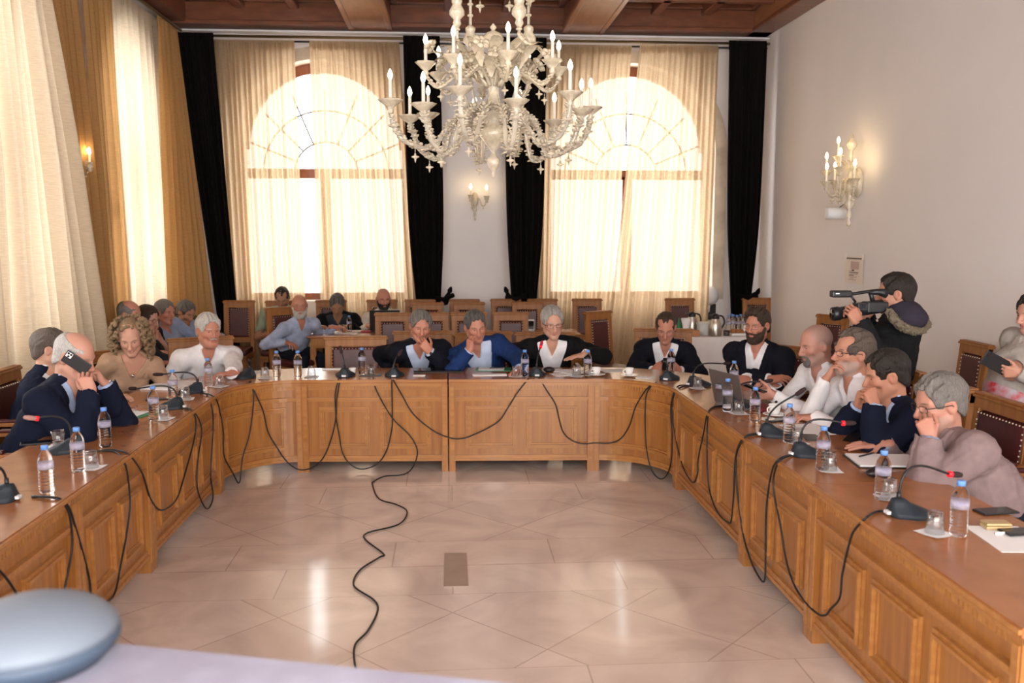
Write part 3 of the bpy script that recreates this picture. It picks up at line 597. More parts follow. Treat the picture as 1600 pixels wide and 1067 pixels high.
def hair_mesh(F, sp):
    st = sp.get('hair'); X, Y, Z = F.grid(); t = sp.get('ht', .012)
    if not st: return None
    G = F.clone(); sd = sp.get('seed', 1)
    if st == 'curly':
        r = random.Random(sd); G = Field((-.2, -.19, -.27), (.2, .16, .2), .0048); X, Y, Z = G.grid()
        G.ell((0, -.03, .036), (.086, .098, .09), .02)
        for i in range(900):
            th = r.uniform(0, 6.283); z = r.uniform(-.20, .125); rr = .096+.034*(1-abs((z+.05)/.2))+r.uniform(-.012, .012); x = rr*math.sin(th)*1.12; y = -.03+rr*math.cos(th)*1.0
            if z > .06: q = math.sqrt(max(0, 1-((z-.04)/.115)**2)); x *= q*1.05; y = -.03+(y+.03)*q
            if y > .035 and abs(x) < .075+max(0, .02-z)*.15 and z < .085: continue
            if y > .07: continue
            G.ell((x, y, z), (r.uniform(.007, .0135),)*3, .004, pad=.015)
        f = G.f+.003*fbm(X, Y, Z, 220, sd); G.f = f; G.ell((0, .135, -.02), (.068, .12, .115), .012, sub=True); G.ell((0, .06, -.16), (.05, .09, .09), .02, sub=True)
        return G.mesh()
    E = G.ell; E((0, -.018, .036), (.077+t*.9, .098+t, .086+t), .01); E((0, -.052, -.03), (.066+.5*t, .05+.7*t, .065), .02)
    if st == 'quiff': E((0, .05, .1), (.055, .04, .03), .03)
    if st == 'long': E((0, -.05, -.03), (.083, .06, .085), .02)
    if st == 'bob': E((0, -.035, -.02), (.093, .085, .085), .02)
    hl = sp.get('hl', 0.0)
    G.ell((0, .14, -.022+hl), (.083, .128, .122), .01, sub=True)
    G.f = G.f+np.where((Z > .045) & (Y > .0), .004*np.sin(X*210+sd)+.003*np.sin(X*90+Z*60+sd*2), 0).astype(np.float32)
    if st == 'recede':
        for s in (-1, 1): G.ell((s*.05, .075, .085), (.03, .05, .035), .012, sub=True)
    if st in ('ring',): G.ell((0, .035, .125), (.085, .115, .075), .012, sub=True)
    if st == 'thin': G.ell((0, .055, .11), (.065, .075, .05), .02, sub=True)
    zs = np.where(Y > -.02, -.016, -.016+(Y+.02)*.95) if st not in ('bob', 'long') else np.where(Y > -.01, -.05, -.09)
    sbk = .012 if not sp.get('burn') else -.015
    G.f = np.maximum(G.f, (zs-np.where(Y > .02, sbk*-1, 0))-Z)
    for s in (-1, 1):
        if st not in ('bob',): G.ell((s*.086, .002, -.008), (.02, .028, .034), .006, sub=True)
    r = np.random.RandomState(sd); dirp = 1+.4*r.rand()
    nz = np.sin(170*X*dirp+45*Y+5*np.sin(26*Z+sd)+sd)*(.55+.45*np.sin(30*Z-50*Y+sd*2))*.55+fbm(X, Y, Z, 75, sd)*.55
    G.f = G.f+sp.get('hn', .0042)*nz
    G.f = np.maximum(G.f, -(F.f+.004)) if False else G.f
    return G.mesh()
def beard_mesh(F, kind):
    X, Y, Z = F.grid(); G = F.clone(); th = .006 if kind != 'full' else .010
    reg = F.clone()
    if kind in ('full', 'goatee'):
        if kind == 'full':
            reg.ell((0, .055, -.092), (.066, .062, .045), .01)
            for s in (-1, 1): reg.cone((s*.066, .012, -.02), (s*.045, .045, -.075), .016, .03, .02)
        else: reg.ell((0, .085, -.09), (.036, .04, .03), .01)
        reg.ell((0, .1, -.064), (.024, .03, .0125), .006, sub=True)
    for s in (-1, 1): reg.cone((0, .098, -.0465), (s*.026, .088, -.056), .0062, .0045, .004)
    if kind in ('full', 'goatee'):
        for s in (-1, 1): reg.cone((s*.027, .088, -.054), (s*.031, .082, -.08), .008, .009, .008)
    f = np.maximum(F.f-th-.0025*fbm(X, Y, Z, 170, 3), reg.f); f = np.maximum(f, -(F.f+.006)); return F.mesh(f)
CURLS = {'flat': ((4, 6, 4),)*4+((0, 0),), 'relaxed': ((18, 25, 15), (22, 30, 18), (26, 34, 20), (30, 36, 22), (10, 15)), 'fist': ((70, 95, 60), (75, 95, 60), (78, 95, 60), (80, 95, 60), (30, 45)), 'cup': ((42, 45, 30), (46, 48, 30), (50, 50, 32), (54, 52, 32), (15, 25)), 'grip': ((40, 60, 40), (48, 62, 42), (52, 64, 42), (56, 66, 44), (20, 30)), 'point': ((8, 12, 8), (65, 85, 50), (72, 90, 55), (76, 90, 55), (25, 40))}
def build_hand(pose, v, side, sc=1.0, fr=(.027, .033), stub=.035):
    """side +1: thumb on +X"""
    F = Field((-.085, -stub-.03, -.10), (.085, .21, .07), v); cs = CURLS[pose] if isinstance(pose, str) else pose
    kx = [.031, .0105, -.0105, -.030]; ky = [.088, .092, .087, .078]; ln = [(.042, .025, .02), (.046, .029, .021), (.042, .027, .02), (.033, .02, .018)]
    F.cone((0, -stub, 0), (0, -.005, 0), fr[1], fr[0], .01, flat=((0, 0, 1), .78)); F.ell((0, .0, 0), (.028, .03, .02), .02)
    for i in range(4): F.cone((kx[i]*.55, .012, .0), (kx[i], ky[i], .002), .0135, .0115, .014)
    F.ell((.024, .04, -.010), (.018, .034, .014), .014); F.ell((-.024, .035, -.010), (.015, .035, .013), .014)
    spread = 1.0 if pose in ('flat', 'relaxed') else .4
    for i in range(4):
        p = V3((kx[i], ky[i], .002)); a = 0; fan = math.radians((1.2-i)*5*spread)
        for j in range(3):
            a += math.radians(cs[i][j]); d = V3((math.sin(fan), math.cos(fan)*math.cos(a), -math.sin(a))); q = p+d*ln[i][j]; r0 = (.0092, .0083, .0075)[j]*(1 if i < 3 else .88)
            F.cone(p, q, r0, r0*.93, .0035); p = q
    a1, a2 = [math.radians(x) for x in cs[4]]; p = V3((.026, .022, -.006)); d = nrm((.72*math.cos(a1), .62, -.25-.8*math.sin(a1))); q = p+d*.042; F.cone(p, q, .0145, .0108, .010)
    d2 = nrm((.5*math.cos(a1+a2)-.05, .8, -.2-.7*math.sin(a1+a2*.6))); r = q+d2*.032; F.cone(q, r, .0105, .0092, .005); F.cone(r, r+nrm(d2+V3((-.25, 0, 0)))*.024, .0095, .0078, .005)
    V, Q = F.mesh(); V = V*sc
    if side < 0: V = V*V3((-1, 1, 1)); Q = Q[:, ::-1]
    return V, Q
EYEW = mat('eye_white', (.75, .72, .69), .25); IRIS = mat('eye_iris', (.045, .03, .02), .15); LASH = mat('lashes', (.03, .02, .018), .7)
GLFR = mat('spectacle_frame', (.03, .025, .025), .3); GLWIRE = mat('spectacle_wire', (.35, .32, .3), .25, .9); WATCH = mat('watch_black', (.015, .015, .017), .3); SILV = mat('watch_silver', (.6, .6, .62), .25, 1)
def person(sp):
    v = sp.get('v', .005); sc = sp.get('hs', 1.06); hc = V3(sp['head']); M, c0 = headM(*sp['look'], hc, sc); Mi = np.linalg.inv(M)
    root = thing('person', sp['label'], 'person', (0, 0, 0)); bs = sp.get('bs', 1.0); f0, l0 = heading(sp['face'])
    hf = M[:, 1]/sc; hu = M[:, 2]/sc
    N = V3(sp['N']) if 'N' in sp else hc-hu*.085*sc-hf*.03-V3((0, 0, .085*sc)); N = N+V3(sp.get('dN', (0, 0, 0)))
    H = V3(sp['hip']); root.location = Vector((H[0], H[1], 0)); base = V3(root.location)
    u = nrm(N-H); L = np.linalg.norm(N-H); l = nrm(l0-u*(l0@u)); f = np.cross(u, l)*-1; f = f if f@f0 > 0 else -f
    sw = sp.get('sw', .185)*bs; fat = sp.get('belly', 1.0); Tm = np.stack([l, f, u], 1)
    SL = N-u*.062*bs+l*sw+f*sp.get('sf', .015); SR = N-u*.062*bs-l*sw+f*sp.get('sf', .015)
    SL = SL+V3(sp.get('dSL', (0, 0, 0))); SR = SR+V3(sp.get('dSR', (0, 0, 0)))
    arms = []; ua, fa = .295*bs, .262*bs
    for side, S in ((1, SL), (-1, SR)):
        h = sp['L' if side > 0 else 'R']; W = V3(h[0]); d = W-S; D = np.linalg.norm(d); mx = (ua+fa)*.995
        if D > mx: W = S+d/D*mx; d = W-S; D = mx
        D = max(D, .12); pole = V3(h[4]) if len(h) > 4 else -u*.7+l*side*.6-f*.15; n = d/np.linalg.norm(d); a = (ua*ua-fa*fa+D*D)/(2*D); hh = math.sqrt(max(1e-6, ua*ua-a*a)); pl = nrm(pole-n*(pole@n)); E = S+n*a+pl*hh
        arms.append((side, S, E, W, h))
    pts = [N, H, SL, SR]+[a[2] for a in arms]+[a[3] for a in arms]; lo = np.min(pts, 0)-.24; hi = np.max(pts, 0)+.2; lo[2] = max(lo[2], H[2]-.2)
    cv = sp.get('cv', .009); F = Field(lo, hi, cv); R = Tm
    F.ell(H+u*.06, (.165*fat, .125*fat, .15), .05, R); F.ell(H+u*L*.36+f*.012*fat, (.155*fat*bs, .118*fat, .19), .06, R); F.ell(N-u*.2*bs+f*.006, (.165*bs, .112*bs, .20*bs), .06, R)
    if sp.get('bust'):
        for s in (-1, 1): F.ell(N-u*.235+l*s*.075+f*.095, (.065, .06, .065), .04, R)
    F.ell(N-u*.09*bs-f*.02, (.15*bs, .085, .09), .05, R)
    ct = F.f.copy()
    for side, S, E, W, h in arms:
        F.cone(N-u*.005, S, .05, .06*bs, .05); F.ell(S, (.064*bs,)*3, .03, R); F.cone(S, E, .056*bs, .046*bs, .03); F.cone(E, W, .047*bs, .032*bs, .02)
    X, Y, Z = F.grid(); lx = (X-N[0])*l[0]+(Y-N[1])*l[1]+(Z-N[2])*l[2]; ly_ = (X-N[0])*f[0]+(Y-N[1])*f[1]+(Z-N[2])*f[2]; lz = (X-N[0])*u[0]+(Y-N[1])*u[1]+(Z-N[2])*u[2]
    core = F.f.copy(); seed = sp.get('seed', 1)
    wr = .0045*fbm(X, Y, Z, 26, seed)+.003*fbm(X, Y, Z, 60, seed+5); nd = nrm(hc-hu*.1-N)
    # ---------------- body: head, hands and trunk, one skin
    hv = sp.get('hv', .0042); nb = Mi@(N-u*.03-hc)
    FH, hV, hQ, hC = build_head(sp, nb, hv); parts = [(c0+hV@M.T-base, hQ)]; cols = [hC]; sk = V3(sp.get('skin', (.60, .34, .245)))*V3((1.0, .96, .94))
    F.f = core+.007; F.cone(N-u*.05, N+nd*.03, .055, .05, .03); tV, tQ = F.mesh(); parts.append((tV-base, tQ)); cols.append(np.tile(sk, (len(tV), 1)))
    for side, S, E, W, h in arms:
        fd, pn = nrm(h[1]), V3(h[2]); z = -nrm(pn-fd*(pn@fd)); x = np.cross(fd, z); Rm = np.stack([x, fd, z], 1)
        hv_, hq = build_hand(h[3], sp.get('fv', .0040), -1 if side < 0 else 1, sp.get('hsc', 1.0))
        hv_ = hv_*V3((1, 1, 1)); Vw = W+hv_@Rm.T; parts.append((Vw-base, hq)); cc = np.tile(sk, (len(Vw), 1)); kn = np.exp(-((hv_[:, 1]-.09)/.02)**2)*(hv_[:, 2] > -.002)*.25; cc = cc*(1-kn[:, None])+sk*V3((1, .75, .72))*kn[:, None]; cols.append(cc)
        # bridge the forearm towards the elbow when it bends away from the hand
        B = Field(np.minimum(E, W)-.07, np.maximum(E, W)+.07, .009); B.cone(E, W, .026, .028, .01); bV, bQ = B.mesh(); parts.append((bV-base, bQ)); cols.append(np.tile(sk, (len(bV), 1)))
    np_obj('body', parts, SKIN, root, np.concatenate(cols))
    # ---------------- clothing
    def cuffs(cut):
        for side, S, E, W, h in arms:
            dr = nrm(W-E); F.cone(W+dr*(.075-cut), W+dr*.3, .075, .075, .004, sub=True)
    def short(E, S, k): return S+(E-S)*k
    top = sp['top']; jac = sp.get('jacket')
    off = top.get('off', .010); F.f = core-off-wr*(.9 if not jac else .3)
    if top.get('collar', True):
        F.cone(N-u*.005-f*.008, N+nd*.05-f*.010, .072, .064, .012)
        for s in (-1, 1): F.cone(N+nd*.058+l*s*.058-f*.02, N+nd*.012+l*s*.052+f*.05, .014, .014, .006); F.cone(N+nd*.012+l*s*.052+f*.05, N-u*.05+l*s*.05+f*.082, .013, .007, .008)
    else: F.cone(N-u*.02, N+nd*.012, .072, .06, .015)
    vz, vs = top.get('v', (-.085, .42) if top.get('collar', True) else (-.075, .55)); wd = np.maximum(np.maximum(np.abs(lx)-vs*(lz-vz), -ly_+.01), np.minimum(ct-off-.012, np.maximum(-.06-lz, np.sqrt(lx*lx+ly_*ly_)-.15))); F.f = np.maximum(F.f, -wd)
    if top.get('short'):
        for side, S, E, W, h in arms: e = short(E, S, .72); dr = nrm(E-S); F.cone(e+dr*.08, E, .085, .085, .004, sub=True); F.cone(E, W, .075, .075, .004, sub=True); F.cone(W, W+nrm(W-E)*.12, .06, .06, .004, sub=True)
    else: cuffs(top.get('cut', .008))
    np_obj(top.get('name', 'shirt'), [(lambda a: (a[0]-base, a[1]))(F.mesh())], top['m'], root)
    if jac:
        F.f = core-jac.get('off', .023)-wr*1.2; F.cone(N-u*.03-f*.012, N+nd*.024-f*.012, .085, .074, .02)
        jz, js = jac.get('v', (-.33, .30)); wl = np.abs(lx)-js*(lz-jz); band = np.clip(1-np.abs(wl-.026)/.03, 0, 1)*(lz > jz+.04)*(ly_ > .0); F.f = F.f-.010*np.minimum(1, band*3)
        F.f = np.maximum(F.f, -np.maximum(np.maximum(wl, -ly_+.015), np.minimum(ct-jac.get('off', .023)-.016, np.maximum(-.06-lz, np.sqrt(lx*lx+ly_*ly_)-.15)))); cuffs(.028); np_obj(jac.get('name', 'jacket'), [(lambda a: (a[0]-base, a[1]))(F.mesh())], jac['m'], root)
    # ---------------- trousers and shoes
    tm = sp.get('trous', TROUS); G0 = []
    if sp.get('stand'):
        kn = [H+l*s*.095+V3((0, 0, -.44)) for s in (-1, 1)]; an = [k+V3((0, 0, -.40)) for k in kn]
    else:
        kl = sp.get('knee', .42); kn = [V3((H[0], H[1], .50))+f0*kl+l0*s*.12 for s in (-1, 1)]; an = [V3((k[0], k[1], .09))+f0*sp.get('ankle', .03) for k in kn]
    for s, K, A in zip((-1, 1), kn, an): K[2] = max(K[2], .42); A[2] = .085
    al = np.array(kn+an+[H]); T = Field(al.min(0)-.22, al.max(0)+.22, .014); T.ell(H+V3((0, 0, .0)), (.178*fat, .15*fat, .14), .04, R)
    for s, K, A in zip((-1, 1), kn, an): T.cone(H+l*s*.085-V3((0, 0, .01)), K, .092, .066, .05); T.cone(K, A+V3((0, 0, .02)), .066, .05, .02)
    np_obj('trousers' if not sp.get('skirt') else 'skirt', [(lambda a: (a[0]-base, a[1]))(T.mesh())], tm, root)
    for A in an:
        Sx = Field(A-.2, A+.2, .009); Sx.cone(V3((A[0], A[1], .05)), V3((A[0], A[1], .045))+f0*.15, .045, .04, .02); Sx.f = np.maximum(Sx.f, .002-Sx.grid()[2]); np_obj('shoe', [(lambda a: (a[0]-base, a[1]))(Sx.mesh())], SHOE, root)
    # ---------------- hair, beard, eyes, spectacles
    hm = sp.get('hairm')
    hh = hair_mesh(FH, sp)
    if hh is not None: np_obj('hair', [(c0+hh[0]@M.T-base, hh[1])], hm, root)
    if sp.get('beard'): bb = beard_mesh(FH, sp['beard']); np_obj('moustache' if sp['beard'] == 'moustache' else 'beard', [(c0+bb[0]@M.T-base, bb[1])], sp.get('beardm', hm), root)
    M4 = Matrix(((*M[0], c0[0]-base[0]), (*M[1], c0[1]-base[1]), (*M[2], c0[2]-base[2]), (0, 0, 0, 1))); lid = sp.get('lid', .35)
    for s in (-1, 1):
        e = MB(); e.M = M4
        if lid < .9:
            e.ball((s*.032, .0688, .0028), (.0122, .0133, .0068*(1-lid)+.001), EYEW, 12, 8); g = sp.get('gaze', (0, 0)); e.ball((s*.032+.004*g[0], .0795, .0028+.0025*g[1]), (.0056, .0032, .0056*(1-lid*.6)), IRIS, 10, 6)
        z = .0075-lid*.0085; e.tube([(s*.0185, .0775, z-.004), (s*.026, .0815, z), (s*.035, .081, z), (s*.045, .075, z-.0035)], [.0008, .0013, .0014, .0008], LASH, 6); e.build('eye', root)
    gl = sp.get('glasses')
    if gl:
        m = GLFR if gl == 'dark' else GLWIRE; r = .0016 if gl == 'dark' else .001; b = MB(); b.M = M4
        for s in (-1, 1):
            pw_ = lambda x_: math.copysign(abs(x_)**.6, x_); b.tube([(s*.033+.0245*pw_(math.cos(a)), .097-.006*abs(math.cos(a))*(math.cos(a)*s > 0), .002+.0145*pw_(math.sin(a))) for a in [2*math.pi*i/28 for i in range(29)]], r, m, 6); b.tube([(s*.056, .092, .008), (s*.083, .05, .008), (s*.087, -.005, .006), (s*.084, -.02, -.008)], r*1.2, m, 6)
        b.tube([(-.01, .098, .006), (0, .101, .009), (.01, .098, .006)], r, m, 6); b.build('spectacles', root)
    for side, S, E, W, h in arms:
        if sp.get('watch') == side:
            q = nrm(W-E); b = MB(); p = W-q*.012-base; x = nrm(np.cross(q, (0, 0, 1))); y = np.cross(q, x); b.tube([p+(x*math.cos(a)+y*math.sin(a))*.034 for a in [2*math.pi*i/20 for i in range(21)]], .006, sp.get('watchm', WATCH), 6); pn = nrm(h[2]); c = p-pn*.034; b.ball(c, .017, sp.get('watchm', WATCH), 10, 6); b.build('wristwatch', root)
    return root, dict(N=N, H=H, arms=arms, M=M4, base=base, f=f, l=l, u=u)
TROUS = cloth('trousers_dark', (.012, .014, .022)); SHOE = mat('shoe_leather', (.01, .009, .008), .35)
def P(px, py, Y): return tuple(atY(px, py, Y))
def T(px, py, z=.795): return tuple(atZ(px, py, z))
DN = (0, 0, -1)
NAVY = cloth('navy_wool', (.008, .011, .026)); DARKS = cloth('dark_navy_wool', (.008, .009, .015)); BLACKW = cloth('black_wool', (.007, .007, .008)); BLUES = cloth('blue_suit_cloth', (.014, .036, .13))
WSHIRT = cloth('white_cotton', (.78, .77, .80)); LBLUE = cloth('light_blue_cotton', (.42, .54, .80)); PBLUE = cloth('pale_blue_cotton', (.52, .60, .78)); GREY_B = cloth('grey_blue_cotton', (.24, .29, .42)); STRIPE = cloth('striped_blue_cotton', (.36, .42, .58), var=.3)
BEIGE = cloth('beige_knit', (.42, .27, .18), .95, (60, .3)); PINK = cloth('dusty_pink_linen', (.23, .165, .165), .9, (40, .3), .15); GREENP = cloth('sage_polo', (.28, .33, .24)); OLIVE = cloth('olive_vest', (.06, .05, .02)); CREAMS = cloth('cream_shirt', (.62, .56, .48)); CHARC = cloth('charcoal_jersey', (.03, .035, .045)); BLKJ = cloth('black_parka', (.010, .011, .013), .7); PATT = cloth('black_print_blouse', (.02, .018, .02), .8, (30, .2), .6); GREIGE = cloth('greige_cardigan', (.40, .36, .33), .95, (50, .3)); FLORAL = mat('floral_skirt', (.45, .45, .5), .8, col2=(.55, .03, .04), vscale=18)
HW = hairmat('white_hair', (.62, .60, .57)); HG = hairmat('grey_hair', (.20, .185, .17)); HSP = hairmat('salt_pepper_hair', (.11, .10, .095)); HDK = hairmat('dark_hair', (.022, .016, .013)); HBR = hairmat('brown_hair', (.06, .036, .022)); HBL = hairmat('blond_curls', (.30, .20, .11)); HSIL = hairmat('silver_hair', (.42, .40, .37)); HRED = hairmat('auburn_hair', (.16, .05, .02)); HGB = hairmat('grey_brown_hair', (.13, .10, .08))
TAN = (.40, .195, .12); RED = (.47, .205, .14); PALE = (.53, .285, .205); OLV = (.35, .18, .11)
B_ = {}
def sit(hip, head, **k): k.update(hip=hip, head=head); r = person(k); return r
tp = lambda m, **k: dict(m=m, **k)
# --- left row
B_['A'] = sit((-2.54, 5.44, .56), P(117, 557, 5.36), face=80, look=(80, 22, 0), label='bald man in a navy suit holding a black phone to his ear', skin=(.55, .29, .215), hair='ring', ht=.004, hn=.001, hairm=HW, top=tp(LBLUE), jacket=dict(m=NAVY), L=(P(164, 600, 5.48), (-.45, -.1, .85), (-.75, -.4, -.4), 'cup', (.5, .2, -1)), R=(P(141, 614, 5.22), (-.3, .06, .95), (-.1, 1, .1), 'cup', (.1, -.35, -1)), watch=1, watchm=SILV, v=.004, cv=.008, hv=.0036, seed=1, lid=.3, gaze=(0, -.4), belly=1.1, bs=1.1, hs=1.13, brow=(.3, .25, .22))
B_['B'] = sit((-2.9, 6.3, .56), P(80, 545, 6.2), face=92, look=(105, 8, 0), label='dark-haired man whose face is hidden behind the bald man on the phone', hair='short', ht=.014, hairm=HGB, top=tp(WSHIRT), jacket=dict(m=NAVY), L=(T(178, 618), (1, -.15, -.05), DN, 'relaxed'), R=(T(172, 640), (1, .05, -.05), DN, 'relaxed'), seed=2, sw=.19)
B_['C'] = sit((-2.62, 7.12, .56), P(204, 527, 6.85), face=28, look=(14, 26, 3), label='woman with long curly blond hair in a beige V-neck sweater', skin=PALE, hair='curly', hairm=HBL, bs=.93, sw=.175, bust=True, top=tp(BEIGE, collar=False, v=(-.13, .6), name='sweater'), L=((-2.42, 6.98, .68), (-.5, -.6, -.1), DN, 'relaxed', (.6, .3, -.7)), R=((-2.52, 6.82, .68), (.6, -.4, -.1), DN, 'relaxed', (-.6, .2, -.7)), seed=3, lid=.75, neck=.047, open=True, brow=(.2, .12, .07), lips=(.5, .16, .16))
B_['D'] = sit((-2.2, 8.0, .56), P(326, 516, 7.65), face=25, look=(38, 6, 0), label='white-haired man with a white moustache in a white shirt', skin=RED, hair='short', ht=.016, hairm=HW, hl=-.004, beard='moustache', beardm=HW, hs=1.1, bs=1.1, belly=1.2, fat=1.08, top=tp(WSHIRT, off=.016), L=(T(362, 594), (-.7, -.7, 0), DN, 'relaxed', (.7, .1, -1)), R=((-2.25, 7.45, .70), (.7, -.7, 0), DN, 'relaxed', (-.7, 0, -1)), seed=4, brow=(.45, .42, .4), gaze=(.3, 0))
# --- head table
B_['M'] = sit((-.27, 8.35, .56), P(657, 510, 7.88), face=4, look=(10, 14, -4), label='grey-haired man in a navy jacket resting his hand over his mouth', skin=RED, hair='short', ht=.015, hl=.002, hairm=HG, top=tp(PBLUE), jacket=dict(m=DARKS, v=(-.42, .26)), bs=1.06, L=(P(671, 549, 7.62), (-.55, .12, .72), (-.25, .95, .25), 'cup', (.6, -.3, -.8)), R=((-.5, 8.1, .62), (.4, -.8, 0), DN, 'relaxed', (-.5, .9, -.5)), watch=1, seed=5, lid=.55, brow=(.16, .13, .12), hs=1.1)
B_['N'] = sit((.34, 8.22, .56), P(743, 510, 7.78), face=16, look=(14, 16, 7), label='grey-haired man in a bright blue suit leaning his cheek on his hand', skin=RED, hair='short', ht=.013, hl=.003, hairm=HSP, top=tp(PBLUE), jacket=dict(m=BLUES, v=(-.46, .30)), bs=1.06, R=(P(733, 548, 7.56), (.12, .12, 1), (.75, .6, .0), 'cup', (-.6, -.3, -.8)), L=(T(812, 577, .80), (-.35, -.9, -.05), DN, 'relaxed', (1, .2, -.2)), seed=6, lid=.7, hs=1.1)
B_['O'] = sit((.9, 8.18, .56), P(863, 504, 7.72), face=2, look=(6, 13, 4), label='white-haired speaker with glasses and black jacket holding out his hand', skin=PALE, hair='short', ht=.017, hl=.008, hairm=HSIL, top=tp(WSHIRT), jacket=dict(m=BLACKW, v=(-.48, .26)), bs=1.04, glasses='dark', L=(P(914, 553, 7.45), (-.92, -.2, -.2), DN, 'flat', (1, .1, -.25)), R=((.66, 8.0, .62), (.4, -.8, 0), DN, 'relaxed', (-.5, .9, -.5)), watch=1, watchm=SILV, seed=7, open=True, lid=.5, hs=1.1, brow=(.35, .32, .3))
B_['P'] = sit((2.02, 8.4, .56), P(1040, 512, 8.05), face=-14, look=(-14, 26, 0), label='man in rimless glasses and dark suit looking down at the right corner', skin=RED, hair='recede', ht=.008, hl=.01, hairm=HBR, top=tp(WSHIRT), jacket=dict(m=DARKS, v=(-.4, .28)), bs=1.02, glasses='wire', R=(P(1020, 579, 7.72), (.7, -.4, .4), (.5, .7, -.3), 'grip', (-.9, .1, -.5)), L=(P(1062, 579, 7.75), (-.6, -.4, .4), (-.6, .7, -.2), 'grip', (.9, .1, -.5)), seed=8, lid=.8, hs=1.1)
# --- right row
B_['Q'] = sit((2.52, 7.05, .56), P(1183, 508, 6.95), face=-42, look=(-48, 6, 0), label='bearded man in glasses and dark suit sitting back with crossed arms', skin=RED, hair='quiff', ht=.014, hl=.004, hairm=HBR, beard='full', beardm=HBR, top=tp(WSHIRT), jacket=dict(m=DARKS, v=(-.36, .24)), bs=1.08, glasses='wire', L=(P(1172, 596, 6.68), (-.85, .3, .1), (.3, .5, -.6), 'relaxed', (.8, -.5, -.5)), R=(P(1202, 592, 6.62), (.8, -.5, .1), (-.3, .6, -.6), 'relaxed', (-.9, .1, -.5)), seed=9, hs=1.08, lid=.45, gaze=(0, -.3))
B_['R'] = sit((2.82, 6.08, .56), P(1275, 539, 6.0), face=-84, look=(-84, 14, 0), label='bald man with a grey goatee in a white shirt looking at his phone', skin=(.50, .25, .19), scalp=(.30, .22, .2), beard='goatee', beardm=HG, stub=(.36, .27, .24), top=tp(WSHIRT), bs=1.06, L=(P(1209, 619, 5.75), (-.9, .25, .1), (.1, .7, .5), 'grip', (.2, -.5, -.8)), R=(P(1204, 614, 6.0), (-.9, -.2, .1), (.1, -.5, .7), 'grip', (.2, .6, -.8)), watch=1, seed=10, lid=.7, hs=1.14)
B_['S'] = sit((2.8, 5.42, .56), P(1331, 552, 5.42), face=-84, look=(-82, -2, 0), label='grey-haired man in glasses and white shirt with a hand at his mouth', skin=(.50, .24, .165), hair='recede', ht=.022, hl=.012, hn=.006, hairm=HGB, stub=(.42, .33, .29), stubk=.8, glasses='dark', top=tp(WSHIRT, off=.014), bs=1.06, L=(T(1272, 651), (-1, .12, -.04), DN, 'relaxed', (.2, -.7, -.5)), R=(P(1291, 592, 5.42), (.42, -.12, .85), (.75, -.5, -.1), 'cup', (-.3, .3, -1)), seed=11, v=.004, hv=.0038, cv=.008, lid=.3, hs=1.14)
B_['T'] = sit((2.74, 4.8, .56), P(1384, 586, 4.86), face=-88, look=(-98, 14, 0), label='dark-haired man in a navy jacket with clasped hands at his mouth', skin=(.46, .22, .145), hair='short', ht=.012, hl=.0, hairm=HDK, top=tp(LBLUE), jacket=dict(m=NAVY), bs=1.05, L=(P(1367, 634, 4.7), (-.3, .2, .9), (-.2, .95, .05), 'fist', (-.1, -.5, -1)), R=(P(1341, 634, 4.93), (.25, -.15, .95), (.3, -.9, .1), 'fist', (-.2, .6, -1)), seed=12, hv=.0036, fv=.0036, cv=.008, lid=.6, hs=1.14)
B_['U'] = sit((2.66, 4.1, .56), P(1467, 630, 4.2), face=-82, look=(-86, 13, 0), label='grey-haired man in a dusty pink jacket bent over the table, chin on hand', skin=(.45, .22, .16), hair='short', ht=.014, hl=.002, hn=.005, hairm=HG, top=tp(GREY_B), jacket=dict(m=PINK, v=(-.3, .2), off=.024), glasses='dark', bs=1.14, belly=1.25, stub=(.4, .28, .24), L=(P(1453, 684, 4.08), (-.35, .06, .9), (.3, .85, .3), 'fist', (-.3, -.25, -1)), R=(T(1378, 694, .80), (-.9, .25, -.08), (0, .2, -1), 'flat', (-.1, .7, -.4)), seed=13, hv=.0034, fv=.0034, cv=.0075, lid=.75, hs=1.15)
B_['V'] = sit((3.02, 5.95, .93), P(1398, 459, 5.76), face=-135, look=(-108, 2, 0), label='cameraman in a black parka with a fur-trimmed hood, filming', skin=(.42, .205, .14), hair='short', ht=.013, hl=.0, hairm=HDK, top=tp(CHARC), jacket=dict(m=BLKJ, off=.035, v=(-.05, .2), name='parka'), stand=True, L=(P(1342, 505, 5.52), (-.45, .2, .8), (-.2, .95, .1), 'cup', (.3, -.5, -1)), R=(P(1350, 500, 5.86), (-.1, -.1, .95), (0, -1, .1), 'cup', (.2, .6, -1)), seed=14, hs=1.08, lid=.6)
B_['W'] = sit((3.78, 5.75, .86), P(1614, 490, 5.7), face=-78, look=(-80, 12, 0), label='woman in a greige cardigan at the right edge holding a large black phone', skin=PALE, hair='long', ht=.014, hairm=HDK, bs=.92, bust=True, neck=.046, top=tp(GREIGE, collar=False, off=.018, name='cardigan'), trous=FLORAL, skirt=True, stand=True, L=(P(1593, 583, 5.5), (-.95, .2, .1), (0, .9, .3), 'grip', (.4, -.5, -.8)), R=(P(1580, 581, 5.68), (-.9, -.1, .15), (0, -.6, .8), 'grip', (.4, .5, -.8)), seed=15, lips=(.5, .1, .12), lid=.6)
